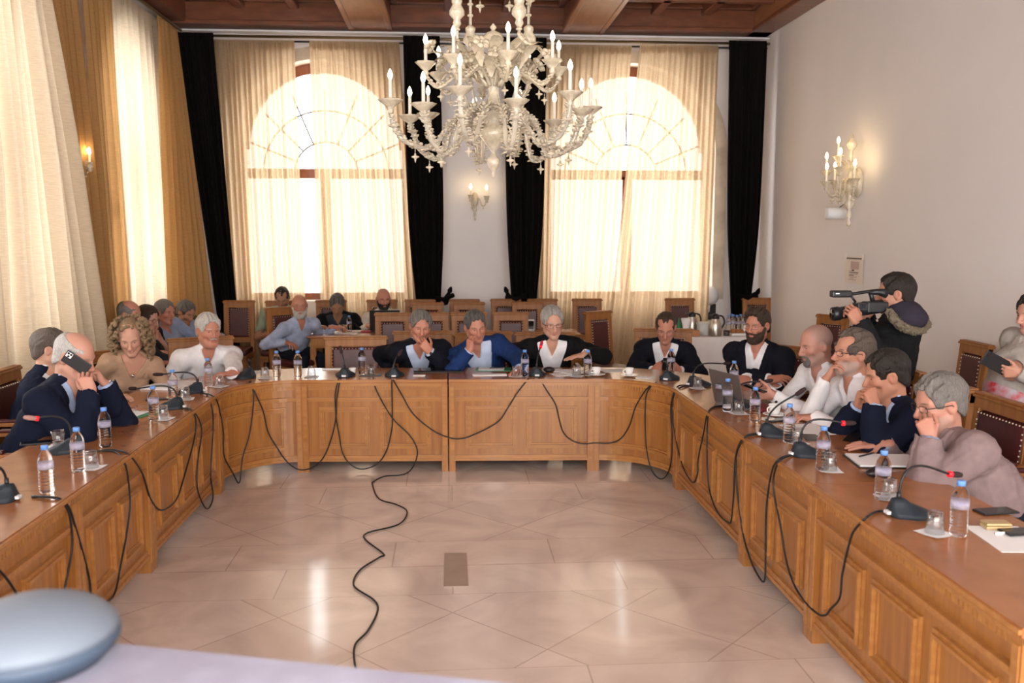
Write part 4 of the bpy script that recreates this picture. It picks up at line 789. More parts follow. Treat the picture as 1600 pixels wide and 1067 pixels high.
# --- along the left window
def lap(hip, face, s=1.0):
    f, l = heading(face); h = V3(hip); return dict(L=(tuple(h+f*.34+l*.1+V3((0, 0, .13))), tuple(f*.8-l*.5), DN, 'relaxed'), R=(tuple(h+f*.32-l*.1+V3((0, 0, .13))), tuple(f*.8+l*.5), DN, 'relaxed'))
far = dict(v=.006, cv=.011, hv=.005, fv=.005)
sit((-3.08, 8.85, .56), P(203, 491, 8.8), face=84, look=(78, 8, 0), label='balding man seated by the gold curtain behind the curly-haired woman', skin=RED, hair='ring', ht=.008, hairm=HG, top=tp(CHARC), **lap((-3.08, 8.85, .56), 84), seed=21, **far)
sit((-3.08, 9.4, .56), P(231, 498, 9.25), face=80, look=(72, 14, 0), label='woman with a dark bob and glasses in a black blouse by the left window', skin=PALE, hair='bob', ht=.014, hairm=HBR, glasses='dark', bs=.93, neck=.047, top=tp(PATT, collar=False, short=True), L=(P(246, 530, 9.4), (.1, -.1, 1), (-.9, 0, .2), 'relaxed'), R=(P(240, 550, 9.15), (.9, .1, 0), DN, 'relaxed'), seed=22, **far)
sit((-3.08, 10.02, .56), P(258, 488, 9.85), face=72, look=(62, 8, 0), label='grey-haired man in a grey-blue shirt leaning back by the left window', skin=RED, hair='short', ht=.013, hairm=HG, bs=1.06, belly=1.15, top=tp(GREY_B), **lap((-3.0, 10.02, .6), 72), seed=23, **far)
sit((-3.06, 10.65, .56), P(291, 488, 10.5), face=62, look=(55, 26, 0), label='man in an olive vest looking down in the left corner', skin=TAN, hair='short', ht=.012, hairm=HSP, top=tp(GREY_B), jacket=dict(m=OLIVE, v=(-.5, .3), name='vest'), **lap((-3.0, 10.65, .6), 60), seed=24, lid=.8, **far)
# --- at the back table
sit((-2.14, 11.62, .56), P(441, 465, 11.35), face=6, look=(4, 34, 0), label='man in a sage green polo shirt looking down by the far window', skin=OLV, hair='recede', ht=.007, hairm=HDK, stub=(.2, .12, .09), bs=1.1, top=tp(GREENP, short=True), **lap((-2.14, 11.62, .56), 6), seed=25, lid=.9, **far)
sit((-1.86, 10.55, .56), P(468, 478, 10.3), face=42, look=(14, 4, 0), label='white-bearded bald man in a striped blue shirt with an arm on the back table', skin=RED, beard='full', beardm=HW, glasses='wire', top=tp(STRIPE), L=(P(521, 511, 10.52), (.95, .1, 0), DN, 'relaxed', (.3, .6, -.6)), R=(tuple(V3((-1.85, 10.2, .70))), (.6, -.6, -.1), DN, 'relaxed'), seed=26, **far)
sit((-1.42, 11.55, .56), P(527, 476, 11.2), face=4, look=(4, 38, 0), label='dark-haired man in a dark jacket reading at the back table', skin=OLV, hair='short', ht=.012, hairm=HSP, top=tp(CHARC, collar=False), jacket=dict(m=BLACKW, v=(-.45, .35)), L=((-1.24, 11.0, .80), (-.6, -.7, 0), DN, 'relaxed'), R=((-1.6, 11.0, .80), (.6, -.7, 0), DN, 'relaxed'), seed=27, lid=.9, **far)
sit((-.84, 11.6, .56), P(599, 467, 11.3), face=8, look=(16, 12, 0), label='bald bearded man in a cream shirt behind an open laptop', skin=RED, beard='full', beardm=HDK, stub=(.3, .2, .16), scalp=(.35, .22, .18), glasses='wire', top=tp(CREAMS), L=((-.62, 11.05, .80), (-.5, -.8, 0), DN, 'relaxed'), R=((-1.02, 11.05, .80), (.5, -.8, 0), DN, 'relaxed'), seed=28, lid=.6, **far)
# ------------------------------------------------------------------ Murano chandelier and wall lamps
def flame_candle(parent, c, h=.13, r=.0115, glow=BULB):
    q = MB(); q.lathe([(r*1.25, 0), (r*1.25, .008), (r, .012), (r*.95, h)], CANDLE, 10, c); q.build('candle_sleeve', parent)
    q = MB(); q.lathe([(.004, h), (.0105, h+.008), (.0165, h+.026), (.0135, h+.045), (.006, h+.062), (.001, h+.07)], glow, 10, c); q.build('bulb', parent)
def cup(parent, c, R=.062):
    w = lambda an, i: 1+(.07*math.cos(8*an) if i >= 3 else 0)
    q = MB(); q.lathe([(.012, -.085), (.022, -.066), (.014, -.05), (.034, -.034), (R*.62, -.026), (R*.86, -.012), (R*1.08, .002), (R*1.1, .007), (R*.8, .0), (.014, -.012)], MUR, 16, c, w); q.build('drip_cup', parent)
def pendant(parent, c, s=1.0):
    q = MB(); c = Vector(c); q.tube([c, c-Vector((0, 0, .03*s))], .002, MURC, 5); q.lathe([(.001, -.09*s), (.006*s, -.075*s), (.008*s, -.062*s), (.026*s, -.055*s), (.026*s, -.048*s), (.008*s, -.042*s), (.006*s, -.03*s), (.001, -.022*s)], MUR, 8, c); q.build('pendant', parent)
def leaf_mesh(L=.22, W=.075, curl=.13):
    q = MB(); P = []
    for i in range(9):
        t = i/8; x = L*.45*t+curl*t*t*.6; z = L*t-curl*.8*t**3; w_ = W*math.sin(math.pi*min(1, t*.92+.06))*(1+.22*math.sin(t*26)); P.append([(x+abs(j)*.012, j*w_*.5, z) for j in (-1, -.5, 0, .5, 1)])
    q.grid(P, MUR); q.grid([[(p[0]+.006, p[1], p[2]) for p in r][::-1] for r in P], MUR); return q
def leaflet(q, c, d, L, W):
    d = Vector(d); R = d.to_track_quat('Z', 'Y').to_matrix(); q.lathe([(.0005, -1), (.7, -.6), (1, .1), (.85, .65), (.4, .92), (.0005, 1.0)], MUR, 6, c+d*L*.6, T=R @ Matrix.Diagonal((W, W*.4, L)))
def chandelier():
    Y = 6.25; c = Vector(atY(771, 178, Y)); t = thing('chandelier', 'large pale glass chandelier with lit candle bulbs hanging above the room', 'chandelier', c)
    zz = lambda py: atY(771, py, Y).z-c.z
    rot = lambda a: Matrix.Rotation(a, 4, 'Z')
    q = MB(); q.lathe([(.001, zz(279)), (.012, zz(274)), (.008, zz(268)), (.03, zz(262)), (.045, zz(250)), (.02, zz(242)), (.012, zz(238)), (.05, zz(226)), (.085, zz(215)), (.10, zz(206)), (.06, zz(198)), (.04, zz(190)), (.09, zz(180)), (.10, zz(172)), (.05, zz(164)), (.035, zz(150)), (.03, zz(130)), (.055, zz(118)), (.06, zz(108)), (.03, zz(100)), (.025, zz(85)), (.035, zz(75)), (.06, zz(66)), (.072, zz(60)), (.05, zz(52)), (.02, zz(49)), (.012, zz(47)), (.024, zz(43)), (.008, zz(38)), (.001, zz(36))], MUR, 20, wob=lambda a, i: 1+.03*math.cos(10*a)); q.build('column', t)
    NA = 12
    for k in range(NA):
        a = 2*math.pi*(k+.35)/NA; lo = k % 2; R = .70-.09*lo; zc = zz(163)-.06*lo; path = smooth_path([(.05, 0, .0), (.16, 0, .03), (.30, 0, -.08), (R*.62, 0, -.235-.05*lo), (R*.86, 0, -.20-.04*lo), (R*.97, 0, -.10), (R, 0, zc-.07)], 5)
        q = MB(); q.M = rot(a); n = len(path); q.tube(path, [.017+.003*math.sin(i*2.2) for i in range(n)], MURC, 8)
        for i in range(3, n-1):
            p = path[i]
            for s in (-1, 1, 2, -2):
                d = Vector((.5*random.uniform(-1, 1), s*.6, random.uniform(.2, 1.1) if abs(s) == 1 else random.uniform(-.6, .3))).normalized(); leaflet(q, p+d*.016, d, random.uniform(.013, .02), random.uniform(.012, .018))
        for s in (.3, .62, .85):
            p = path[int(s*(n-1))]; q.lathe([(.014, -.012), (.034, -.002), (.036, .006), (.015, .012)], MUR, 10, p, lambda an, i: 1+.15*math.cos(6*an))
        ar = q.build('arm', t); e = rot(a) @ Vector((R, 0, zc)); cup(ar, e, .072); flame_candle(ar, e, .135)
        pendant(ar, rot(a) @ (Vector(path[int(.62*(n-1))])-Vector((0, 0, .02))), 1.0)
    for k in range(8):      # upper tier
        a = 2*math.pi*(k+.2)/8; R = .46; zc = zz(103)-.01*(k % 2); path = smooth_path([(.04, 0, zz(135)), (.14, 0, zz(112)), (.26, 0, zz(122)), (.38, 0, zz(140)), (R, 0, zc-.08)], 5)
        q = MB(); q.M = rot(a); q.tube(path, [.012+.002*math.sin(i*2) for i in range(len(path))], MUR, 8)
        for i in range(2, len(path)-1, 1):
            for s in (-1, 1): d = Vector((.4, s*.7, random.uniform(.2, 1))).normalized(); leaflet(q, path[i]+d*.012, d, random.uniform(.012, .018), .014)
        ar = q.build('arm', t); e = rot(a) @ Vector((R, 0, zc)); cup(ar, e, .062); flame_candle(ar, e, .12); pendant(ar, rot(a) @ Vector((.36, 0, zz(143))), .9)
    lm = leaf_mesh(); first = None
    for k in range(34):
        a = 2*math.pi*k/34+.1; r = .10+.13*((k*7) % 3)/2
        if first is None: first = lm.build('leaf', t); o = first
        else: o = first.copy(); COL.objects.link(o); o.parent = t
        o.location = (r*math.cos(a), r*math.sin(a), zz(118)+.05*((k*5) % 3)-.03); o.rotation_euler = (0, .18*((k % 3)-1), a); o.scale = (1, 1, .8+.22*(k % 3))
    first = None
    for k in range(26):
        a = 2*math.pi*(k+.5)/26; r = .20+.22*((k*3) % 5)/4
        if first is None:
            q = MB()
            for j in range(6):
                b_ = 2*math.pi*j/6; q.ball((.034*math.cos(b_), .034*math.sin(b_), .014), (.026, .026, .014), MUR, 7, 4)
            q.ball((0, 0, .02), .012, MUR, 7, 4); q.tube([(0, 0, .01), (.01, 0, -.06), (-.03, 0, -.12)], .004, MUR, 5); first = q.build('flower', t); o = first
        else: o = first.copy(); COL.objects.link(o); o.parent = t
        o.location = (r*math.cos(a), r*math.sin(a), zz(95)+.12*((k*3) % 4)/3-.05); o.rotation_euler = (.5*math.sin(k*2), .8, a)
    for dx, dy in ((-.245, -.1), (-.15, .16), (.165, -.14), (.25, .12)):
        q = MB(); z0, z1 = zz(128), 5.0-c.z; q.tube([(dx*.55, dy*.55, z0-.25), (dx, dy, z0), (dx, dy, z1)], .010, MURC, 8); z = z0
        for i in range(26):
            z = z0+.02+i*.075
            if z > z1-.05: break
            q.lathe([(.010, -.012), (.021, -.004), (.021, .004), (.010, .012)], MUR, 8, (dx, dy, z))
        for zb in (zz(36)+(.06 if dy < 0 else -.06), zz(36)+.75):
            q.lathe([(.012, -.12), (.03, -.09), (.022, -.065), (.05, -.035), (.052, -.01), (.03, .03), (.036, .045), (.036, .06), (.012, .08)], MUR, 12, (dx, dy, zb))
        q.build('suspension_rod', t)
    q = MB(); zt = zz(-8); q.lathe([(.03, 0), (.12, .02), (.26, .05), (.28, .08), (.10, .10), (.04, .2), (.03, .6), (.05, 5.0-c.z-zt)], MUR, 16, (0, 0, zt), lambda a, i: 1+.05*math.cos(8*a)); cr = q.build('crown', t)
    for k in range(8): a = 2*math.pi*k/8+.3; pendant(cr, (.27*math.cos(a), .27*math.sin(a), zt+.05), 1.2)
chandelier()
def sconce(label, c, n, s, arms, tall=True):
    n = Vector(n); c = Vector(c); t = thing('wall_sconce', label, 'wall lamp', c, group='glass wall lamps'); side = Vector((-n.y, n.x, 0)); ctr = n*.10*s
    q = MB(); q.ball(n*.02, (.05*s+.03*abs(n.y)*s, .05*s+.03*abs(n.x)*s, .16*s), MUR, 12, 6)
    up = .48 if tall else .12; q.lathe([(.001, -.46*s), (.02*s, -.44*s), (.024*s, -.41*s), (.008*s, -.38*s), (.03*s, -.33*s), (.012*s, -.28*s), (.05*s, -.22*s), (.03*s, -.18*s), (.05*s, -.10*s), (.075*s, -.04*s), (.05*s, .02*s), (.028*s, .06*s)]+([(.02*s, .12*s), (.05*s, .16*s), (.02*s, .2*s), (.016*s, .32*s), (.03*s, .34*s), (.055*s, .38*s), (.04*s, .42*s), (.01*s, .45*s), (.012*s, .48*s), (.001, .5*s)] if tall else [(.001, .1*s)]), MUR, 14, ctr); q.build('column', t)
    for k, (ang, R, z) in enumerate(arms):
        d = n*math.cos(ang)+side*math.sin(ang); R *= s; z *= s; q = MB(); p = [ctr+d*x*R+Vector((0, 0, y*s)) for x, y in ((.1, 0), (.35, .02), (.6, -.13), (.85, -.12))]+[ctr+d*R+Vector((0, 0, z-.06*s))]; pp = smooth_path(p, 5); q.tube(pp, .010*s, MUR, 7)
        for v in pp[2::2]: q.ball(v, .015*s, MUR, 6, 4)
        a = q.build('arm', t); e = ctr+d*R+Vector((0, 0, z)); cup(a, e, .055*s); flame_candle(a, e, .12*s+.01, .010, SBULB); pendant(a, ctr+d*R*.7+Vector((0, 0, -.14*s)), .9*s)
    if tall:
        for k in range(7):
            a = -1.4+2.8*k/6; o = leaf_mesh(.2*s, .035*s, .1*s).build('leaf', t); o.location = ctr+Vector((0, 0, .1*s)); o.rotation_euler = (0, 0, math.atan2(n.y, n.x)+a)
SBULB = mat('lit_wall_bulb', (1, .9, .7), .3, emit=(1, .72, .36), es=34)
cR = atX(1343, 285, XR-.02); sconce('tall ornate glass lamp with lit bulbs on the right wall', (XR-.02, cR.y, cR.z), (-1, 0, 0), 1.0, [(-1.35, .26, .03), (-.7, .25, .12), (0.05, .26, .0), (.7, .24, .14), (1.3, .25, .02), (.35, .18, .26)])
cF = atY(742, 312, YF-.02); sconce('small glass lamp with two lit bulbs on the pier between the far windows', (cF.x, YF-.02, cF.z), (0, -1, 0), .62, [(-.5, .2, .08), (.95, .3, .06)], False)
cL = atX(145, 262, XL+.12); sconce('glass lamp glowing in the slit between the gold curtains', (XL+.02, 8.72, cL.z), (1, 0, 0), .52, [(-.9, .22, .06), (.2, .26, .05), (1.0, .24, .08)], False)
# ------------------------------------------------------------------ things on the walls
c = atX(1306, 333, XR-.14); t = thing('security_camera', 'white capsule-shaped security camera on the right wall under the glass lamp', 'security camera', c)  # wall-mounted camera on a bracket, not a lamp; gives no light
q = MB(); q.tube([(-.11, 0, 0), (-.10, 0, 0), (.09, 0, 0), (.10, 0, 0)], [.05, .066, .066, .05], WHITEP, 16); q.build('housing', t); q = MB(); q.box((.08, -.03, -.02), (.138, .03, .02), WHITEP, .005); q.build('bracket', t); q = MB(); q.tube([(.03, -.02, .06), (.08, -.03, .10), (.13, -.03, .02)], .006, BLACKP, 6); q.build('wire', t)
c = atX(162, 329, XL+.05); t = thing('wall_detector', 'small round white device on the wall between the gold curtains', 'detector', c); q = MB(); q.lathe([(.06, 0), (.06, .03), (.045, .045), (.001, .05)], WHITEP, 16, T=Matrix.Rotation(math.pi/2, 3, 'Y')); q.box((-.05, -.04, -.08), (0, .04, .08), WHITEP, .01); q.build('housing', t)
a, d = atX(1322, 400, XR-.006), atX(1348, 444, XR-.006); t = thing('wall_notice', 'printed paper notice taped to the right wall above the video camera', 'notice', (XR-.006, (a.y+d.y)/2, (a.z+d.z)/2)); hy, hz = abs(a.y-d.y)/2, abs(a.z-d.z)/2
q = MB(); q.grid([[(-.004*math.sin(v*2.2), hy*(1-2*u_), hz*(1-2*v)) for u_ in (0, .5, 1)] for v in (0, .25, .5, .75, 1)], mat('notice_paper', (.78, .70, .62), .8)); q.build('sheet', t)
ink = mat('notice_ink', (.12, .09, .07), .8); fa = mat('notice_faded_print', (.58, .42, .38), .8); q = MB(); rr = random.Random(3)
y = hy*.86
while y > -hy*.86:
    wd = rr.uniform(.012, .03); q.box((-.007, max(y-wd, -hy*.88), hz*.80), (-.0045, y, hz*.90), ink); y -= wd+.006
q.build('heading_line', t); q = MB()
q.box((-.0065, -hy*.55, hz*.05), (-.0045, hy*.35, hz*.62), fa)
for k in range(7):
    z = -hz*(.12+.11*k); y0 = hy*rr.uniform(.3, .6); q.box((-.0078, -hy*rr.uniform(.0, .6), z), (-.0055, y0, z+.008), ink if k in (1, 3) else fa)
q.box((-.008, -hy*.05, -hz*.08), (-.0055, hy*.2, hz*.02), ink); q.build('faint_print', t)
q = MB()
for s in (-1, 1): q.box((-.009, s*hy*.96-.02, hz-.03), (-.005, s*hy*.96+.02, hz+.03), mat('tape', (.85, .8, .74), .4))
q.build('tape', t)
c = atY(1108, 462, YF-.08); t = thing('round_lamp', 'white globe lamp beside the second window, half hidden by the sheer curtain', 'lamp', c); q = MB(); q.ball((0, 0, 0), .13, WHITEP, 18, 12); q.build('globe', t); q = MB(); q.tube([(0, 0, -.12), (0, .02, -.22), (0, .06, -.22)], .02, WHITEP, 8); q.build('arm', t)
c = atY(1112, 487, YF-.03); q = MB(); q.box((c.x-.06, YF-.06, c.z-.11), (c.x+.05, YF-.031, c.z+.11), BLACKP, .005); tag(q.build('wall_panel'), 'small dark panel on the stone surround below the white globe lamp', 'panel')
# ------------------------------------------------------------------ tables at the back
def back_table(label, x0, x1, y0, y1):
    t = thing('back_table', label, 'table', ((x0+x1)/2, (y0+y1)/2, 0)); hx, hy = (x1-x0)/2, (y1-y0)/2
    q = MB(); q.box((-hx, -hy, .735), (hx, hy, .76), OAKT, .006); q.build('tabletop', t)
    q = MB(); q.box((-hx+.03, -hy+.03, .62), (hx-.03, hy-.03, .735), OAKX)
    for i in range(int(hx*2/.03)): x = -hx+.05+i*.03; q.box((x, -hy+.018, .63), (x+.016, -hy+.03, .72), OAKX)
    q.build('fluted_apron', t)
    for sx in (-1, 1):
        for sy in (-1, 1): q = MB(); q.box((sx*(hx-.06)-.035, sy*(hy-.06)-.035, 0), (sx*(hx-.06)+.035, sy*(hy-.06)+.035, .62), OAKX, .006); q.build('leg', t)
xb = lambda px: atZ(px, 519, .76).x
BTY = (10.25, 10.85)
back_table('oak table at the back with papers and a laptop, by the first window', xb(489), xb(655), *BTY)
back_table('oak table at the back behind the speaker, holding a framed card', xb(690), xb(905), *BTY)
c0, c1 = atZ(1050, 526, .76), atZ(1192, 526, .76); x0, x1, y0, y1 = c0.x, c1.x, c0.y-.05, c0.y+.62
t = thing('coffee_table', 'refreshment table under a white cloth near the right far corner', 'table', ((x0+x1)/2, (y0+y1)/2, 0)); hx, hy = (x1-x0)/2, (y1-y0)/2
q = MB(); q.box((-hx, -hy, .725), (hx, hy, .752), OAKT); q.build('tabletop', t)
for sx in (-1, 1):
    for sy in (-1, 1): q = MB(); q.box((sx*(hx-.08)-.03, sy*(hy-.08)-.03, 0), (sx*(hx-.08)+.03, sy*(hy-.08)+.03, .725), OAKX); q.build('leg', t)
q = MB(); per = []; n = 90
for i in range(n):
    s = i/n*2*(2*hx+2*hy)
    if s < 2*hx: p = (-hx+s, -hy); nn = (0, -1)
    elif s < 2*hx+2*hy: p = (hx, -hy+s-2*hx); nn = (1, 0)
    elif s < 4*hx+2*hy: p = (hx-(s-2*hx-2*hy), hy); nn = (0, 1)
    else: p = (-hx, hy-(s-4*hx-2*hy)); nn = (-1, 0)
    per.append((p, nn, s))
rows = []
for k, z in enumerate((.758, .745, .6, .45, .33)): rows.append([(p[0]+nn[0]*(.006+k*.012*(1+.8*math.sin(s*23))), p[1]+nn[1]*(.006+k*.012*(1+.8*math.sin(s*23))), z-(.02*math.sin(s*5) if k == 4 else 0)) for p, nn, s in per+[per[0]]])
q.grid(rows, CLOTHW); q.add([(p[0]+nn[0]*.006, p[1]+nn[1]*.006, .758) for p, nn, s in per], [list(range(n))], CLOTHW); o = q.build('tablecloth', None, t.location); tag(o, 'white cloth draped over the refreshment table', 'tablecloth')
ZT2 = .759
def onc(px, dy): return Vector((atZ(px, 524, ZT2).x*(y0+dy)/c0.y, y0+dy, ZT2))
def carafe(label, loc):
    t = thing('thermos_jug', label, 'thermos', loc, group='steel thermos jugs'); q = MB(); q.lathe([(.07, 0), (.073, .02), (.073, .1), (.06, .16), (.042, .195), (.042, .2)], STEEL, 18); q.build('body', t)
    q = MB(); q.lathe([(.044, .198), (.046, .215), (.036, .24), (.02, .255), (.001, .258)], BLACKP, 14); q.box((-.075, -.012, .225), (-.02, .012, .243), BLACKP, .004); q.build('lid', t)
    q = MB(); q.tube(smooth_path([(.03, 0, .235), (.085, 0, .22), (.105, 0, .15), (.07, 0, .085)], 5), .010, BLACKP, 7); q.build('handle', t)
carafe('steel thermos jug with black handle at the front of the white-clothed table', onc(1113, .1)); carafe('steel thermos jug half hidden behind the paper cups', onc(1076, .36))
q = MB(); q.lathe([(.02, 0), (.045, .12), (.06, .2), (.055, .2), (.04, .1)], PAPER, 14); tag(q.build('paper_cone', None, onc(1067, .14)), 'white cone of stacked paper cups at the left of the white-clothed table', 'cups')
q = MB(); q.lathe([(.03, 0), (.034, .1), (.012, .15), (.01, .19), (.001, .192)], GREENF, 10); tag(q.build('green_bottle', None, onc(1056, .3)), 'green bottle at the left end of the white-clothed table', 'bottle')
q = MB(); q.box((-.06, -.05, 0), (.06, .05, .07), mat('cardboard', (.45, .2, .09), .8), .004); tag(q.build('sugar_box', None, onc(1079, .1)), 'orange-brown box between the paper cups and the thermos jug', 'box')
q = MB(); q.lathe([(.07, 0), (.09, .05), (.085, .1), (.095, .14), (.07, .15), (.001, .14)], mat('wrapped_cups', (.7, .7, .68), .3, trans=.2, bump=(30, .6)), 14); tag(q.build('wrapped_cups', None, onc(1096, .22)), 'clear wrapped pack of white cups left of the front thermos jug', 'cups')
t = thing('pastry_tray', 'tray heaped with brown pastries on the white-clothed table', 'tray', onc(1152, .14)); q = MB(); q.box((-.11, -.06, 0), (.11, .06, .03), CERAM, .01); q.build('tray', t); q = MB(); rr = random.Random(5)
for i in range(26): q.ball((rr.uniform(-.09, .09), rr.uniform(-.045, .045), .04+rr.uniform(0, .02)), (.024, .018, .015), mat('pastry', (.38, .14, .04), .7) if i == 0 else bpy.data.materials['pastry'], 7, 5)
o = q.build('pastry', t); o['kind'] = 'stuff'
q = MB(); q.lathe([(.035, 0), (.04, .06), (.036, .06), (.03, .006), (.001, .006)], mat('smoked_glass', (.12, .1, .09), .1, trans=.4), 14); tag(q.build('glass_jar', None, onc(1131, .12)), 'dark glass jar between the thermos jug and the pastries', 'jar')
q = MB(); q.lathe([(.001, 0), (.06, .012), (.075, .02), (.06, .02), (.001, .01)], CERAM, 18, T=Matrix.Rotation(1.2, 3, 'X')); q.box((-.03, .0, -.05), (.03, .04, 0), BLACKP); tag(q.build('cup_tray', None, onc(1166, .14)+Vector((0, 0, .075))), 'white dish leaning at the right end of the white-clothed table', 'dish')
# ------------------------------------------------------------------ things on the council tables
ZT = .7605
def table_pt(px, py): return Vector(atZ(px, py, ZT))
_b = {}
def bottle(loc, label, group='water bottles on the council tables', s=1.0, open_=False):
    if 'b' not in _b:
        t = thing('water_bottle', '', 'bottle'); R = .033
        prof = [(.001, .004), (.024, 0), (R-.002, .006)]
        for i in range(6): z = .016+i*.0145; prof += [(R, z), (R, z+.006), (R-.0028, z+.0095)]
        prof += [(R, .105), (R, .148), (R-.001, .155), (.028, .172), (.018, .190), (.0125, .198), (.0125, .208)]
        q = MB(); q.lathe(prof, PET, 20); q.build('bottle_body', t)
        q = MB(); q.lathe([(R+.0006, .112), (R+.0006, .142)], LABEL, 20); q.build('paper_label', t)
        q = MB(); q.lathe([(.0155, .2), (.0155, .216), (.0145, .219), (.001, .2195)], CAPB, 16, wob=lambda a, i: 1+.03*math.cos(16*a)); q.build('cap', t); _b['b'] = t; o = t
    else: o = copy_tree(_b['b'])
    o.location = loc; o['label'] = label; o['group'] = group; o.scale = (s, s, s); o.rotation_euler.z = random.uniform(0, 6); return o
def tumbler(loc, label, up=False, napkin=True):
    k = 'u' if up else 'd'
    if k not in _b:
        t = thing('drinking_glass', '', 'glass'); q = MB(); w = lambda a, i: 1-.018*(math.cos(9*a) > .3)
        pr = [(.001, .0), (.027, 0), (.031, .03), (.0375, .085), (.0355, .085), (.029, .03), (.025, .01), (.001, .009)]
        if not up: pr = [(r, .086-z) for r, z in pr][::-1]
        q.lathe(pr, GLASS, 24, wob=w); q.build('tumbler', t)
        if up: q = MB(); q.lathe([(.001, .0105), (.0245, .0115), (.0285, .03), (.001, .0301)], PET, 20); q.build('water', t)
        _b[k] = t; o = t
    else: o = copy_tree(_b[k])
    loc = Vector(loc)
    if napkin:
        q = MB(); a = random.uniform(-.5, .5); h = .055
        q.grid([[(x*h, y*h, .001+.006*max(0, (abs(x)+abs(y)-1.2))*(1 if x*y > 0 else .3)) for x in (-1, -.5, 0, .5, 1)] for y in (-1, -.5, 0, .5, 1)], NAPKIN); n = q.build('paper_napkin', None, loc, a); n['group'] = 'paper napkins under the glasses'
        tag(n, 'paper napkin under the glass '+label.replace('tumbler ', '').replace('upside down ', ''), 'napkin', 'paper napkins under the glasses'); loc = loc+Vector((0, 0, .0022))
    o.location = loc; o['label'] = label; o['group'] = 'drinking glasses on the council tables'; return o
for px, py, lab in ((74, 770, 'nearest the camera at the left end of the left row'), (123, 736, 'second from the camera on the left row, beside a microphone'), (165, 698, 'on the left row in front of the bald man on the phone'), (241, 657, 'beside the microphone facing the curly-haired woman'), (271, 626, 'between the papers and the microphone near the left corner'), (326, 604, 'in front of the white-haired man in white'), (433, 590, 'on the left curved corner, left of a pair'), (466, 590, 'at the seam of the curved corner and head table'), (566, 584, 'right of the microphone before the empty chair'), (820, 588, 'left of the speaker microphone'), (918, 588, 'beside the coffee cup at the speaker right hand'), (1048, 586, 'behind the microphone of the man at the right corner'), (1146, 609, 'behind the open laptop, before the bearded man'), (1125, 632, 'left of a touching pair beside the open laptop'), (1136, 643, 'right of a touching pair beside the open laptop'), (1179, 659, 'in front of the bald man with the goatee'), (1232, 691, 'before the man with a hand at his mouth'), (1285, 734, 'before the man with clasped hands'), (1378, 780, 'beside the black case, before the man in pink'), (1497, 837, 'nearest the camera on the right row, cap tilted')):
    bottle(table_pt(px, py), 'blue-capped water bottle '+lab)
for px, py, lab, up in ((92, 697, 'half full of water, upright beside the flat phone at left', True), (143, 731, 'behind the second bottle on the left row', False), (255, 655, 'beside the microphone facing the curly-haired woman', False), (290, 624, 'beside the papers near the left corner', False), (343, 604, 'next to the bottle of the white-haired man', False), (414, 591, 'on the left curved corner beside the microphone', False), (487, 589, 'at the left end of the head table', False), (580, 585, 'on a small black tray before the man in navy', True), (806, 588, 'beside the green folder', False), (901, 588, 'on the speaker papers', False), (1090, 607, 'left of the open laptop', False), (1154, 646, 'beside the bottle pair near the laptop', False), (1245, 692, 'beside the bottle before the man in white', False), (1296, 735, 'beside the bottle before the man with clasped hands', False), (1390, 778, 'between the black case and the microphone', False), (1460, 833, 'nearest the camera on the right row', False)):
    tumbler(table_pt(px, py), 'tumbler '+('' if up else 'upside down ')+lab, up, px != 580)
q = MB(); c = table_pt(580, 586); q.box((-.09, -.05, 0), (.09, .05, .0005), BLACKP); q.box((-.09, -.05, .0), (.09, -.045, .012), BLACKP); tag(q.build('glass_tray', None, c-Vector((0, 0, .0003))), 'small black tray under the glass before the man in navy', 'tray')
def coffee(px, py, lab, saucer=True, s=1.0):
    c = table_pt(px, py); z0 = 0
    if saucer:
        q = MB(); q.lathe([(.001, .003), (.035, .002), (.065, .012), (.075, .016), (.065, .018), (.036, .008), (.001, .008)], CERAM, 24); tag(q.build('saucer', None, c), 'white saucer under the '+lab, 'saucer', 'saucers'); z0 = .009
    t = thing('coffee_cup', lab, 'cup', c+Vector((0, 0, z0)), random.uniform(2.6, 3.6), 'white coffee cups'); t.scale = (s, s, s); q = MB(); q.lathe([(.001, .002), (.024, 0), (.030, .02), (.037, .06), (.0365, .062), (.034, .06), (.026, .012), (.001, .010)], CERAM, 20); q.build('cup_body', t)
    q = MB(); q.tube(smooth_path([(.034, 0, .05), (.055, 0, .045), (.055, 0, .025), (.030, 0, .018)], 4), .0045, CERAM, 6); q.build('handle', t); q = MB(); q.lathe([(.001, .048), (.0325, .048)], mat('coffee', (.06, .025, .012), .2) if 'coffee' not in MATS else MATS['coffee'], 16); q.build('drink', t)
coffee(367, 588, 'white coffee cup before the white-haired man in white')
coffee(932, 587, 'white coffee cup at the seam beside the speaker')
coffee(983, 588, 'white coffee cup alone on the right curved corner')
coffee(1210, 650, 'white coffee cup before the man with a hand at his mouth', s=1.1)
coffee(551, 584, 'small white paper-like cup beside the microphone of the empty chair', False, .8)
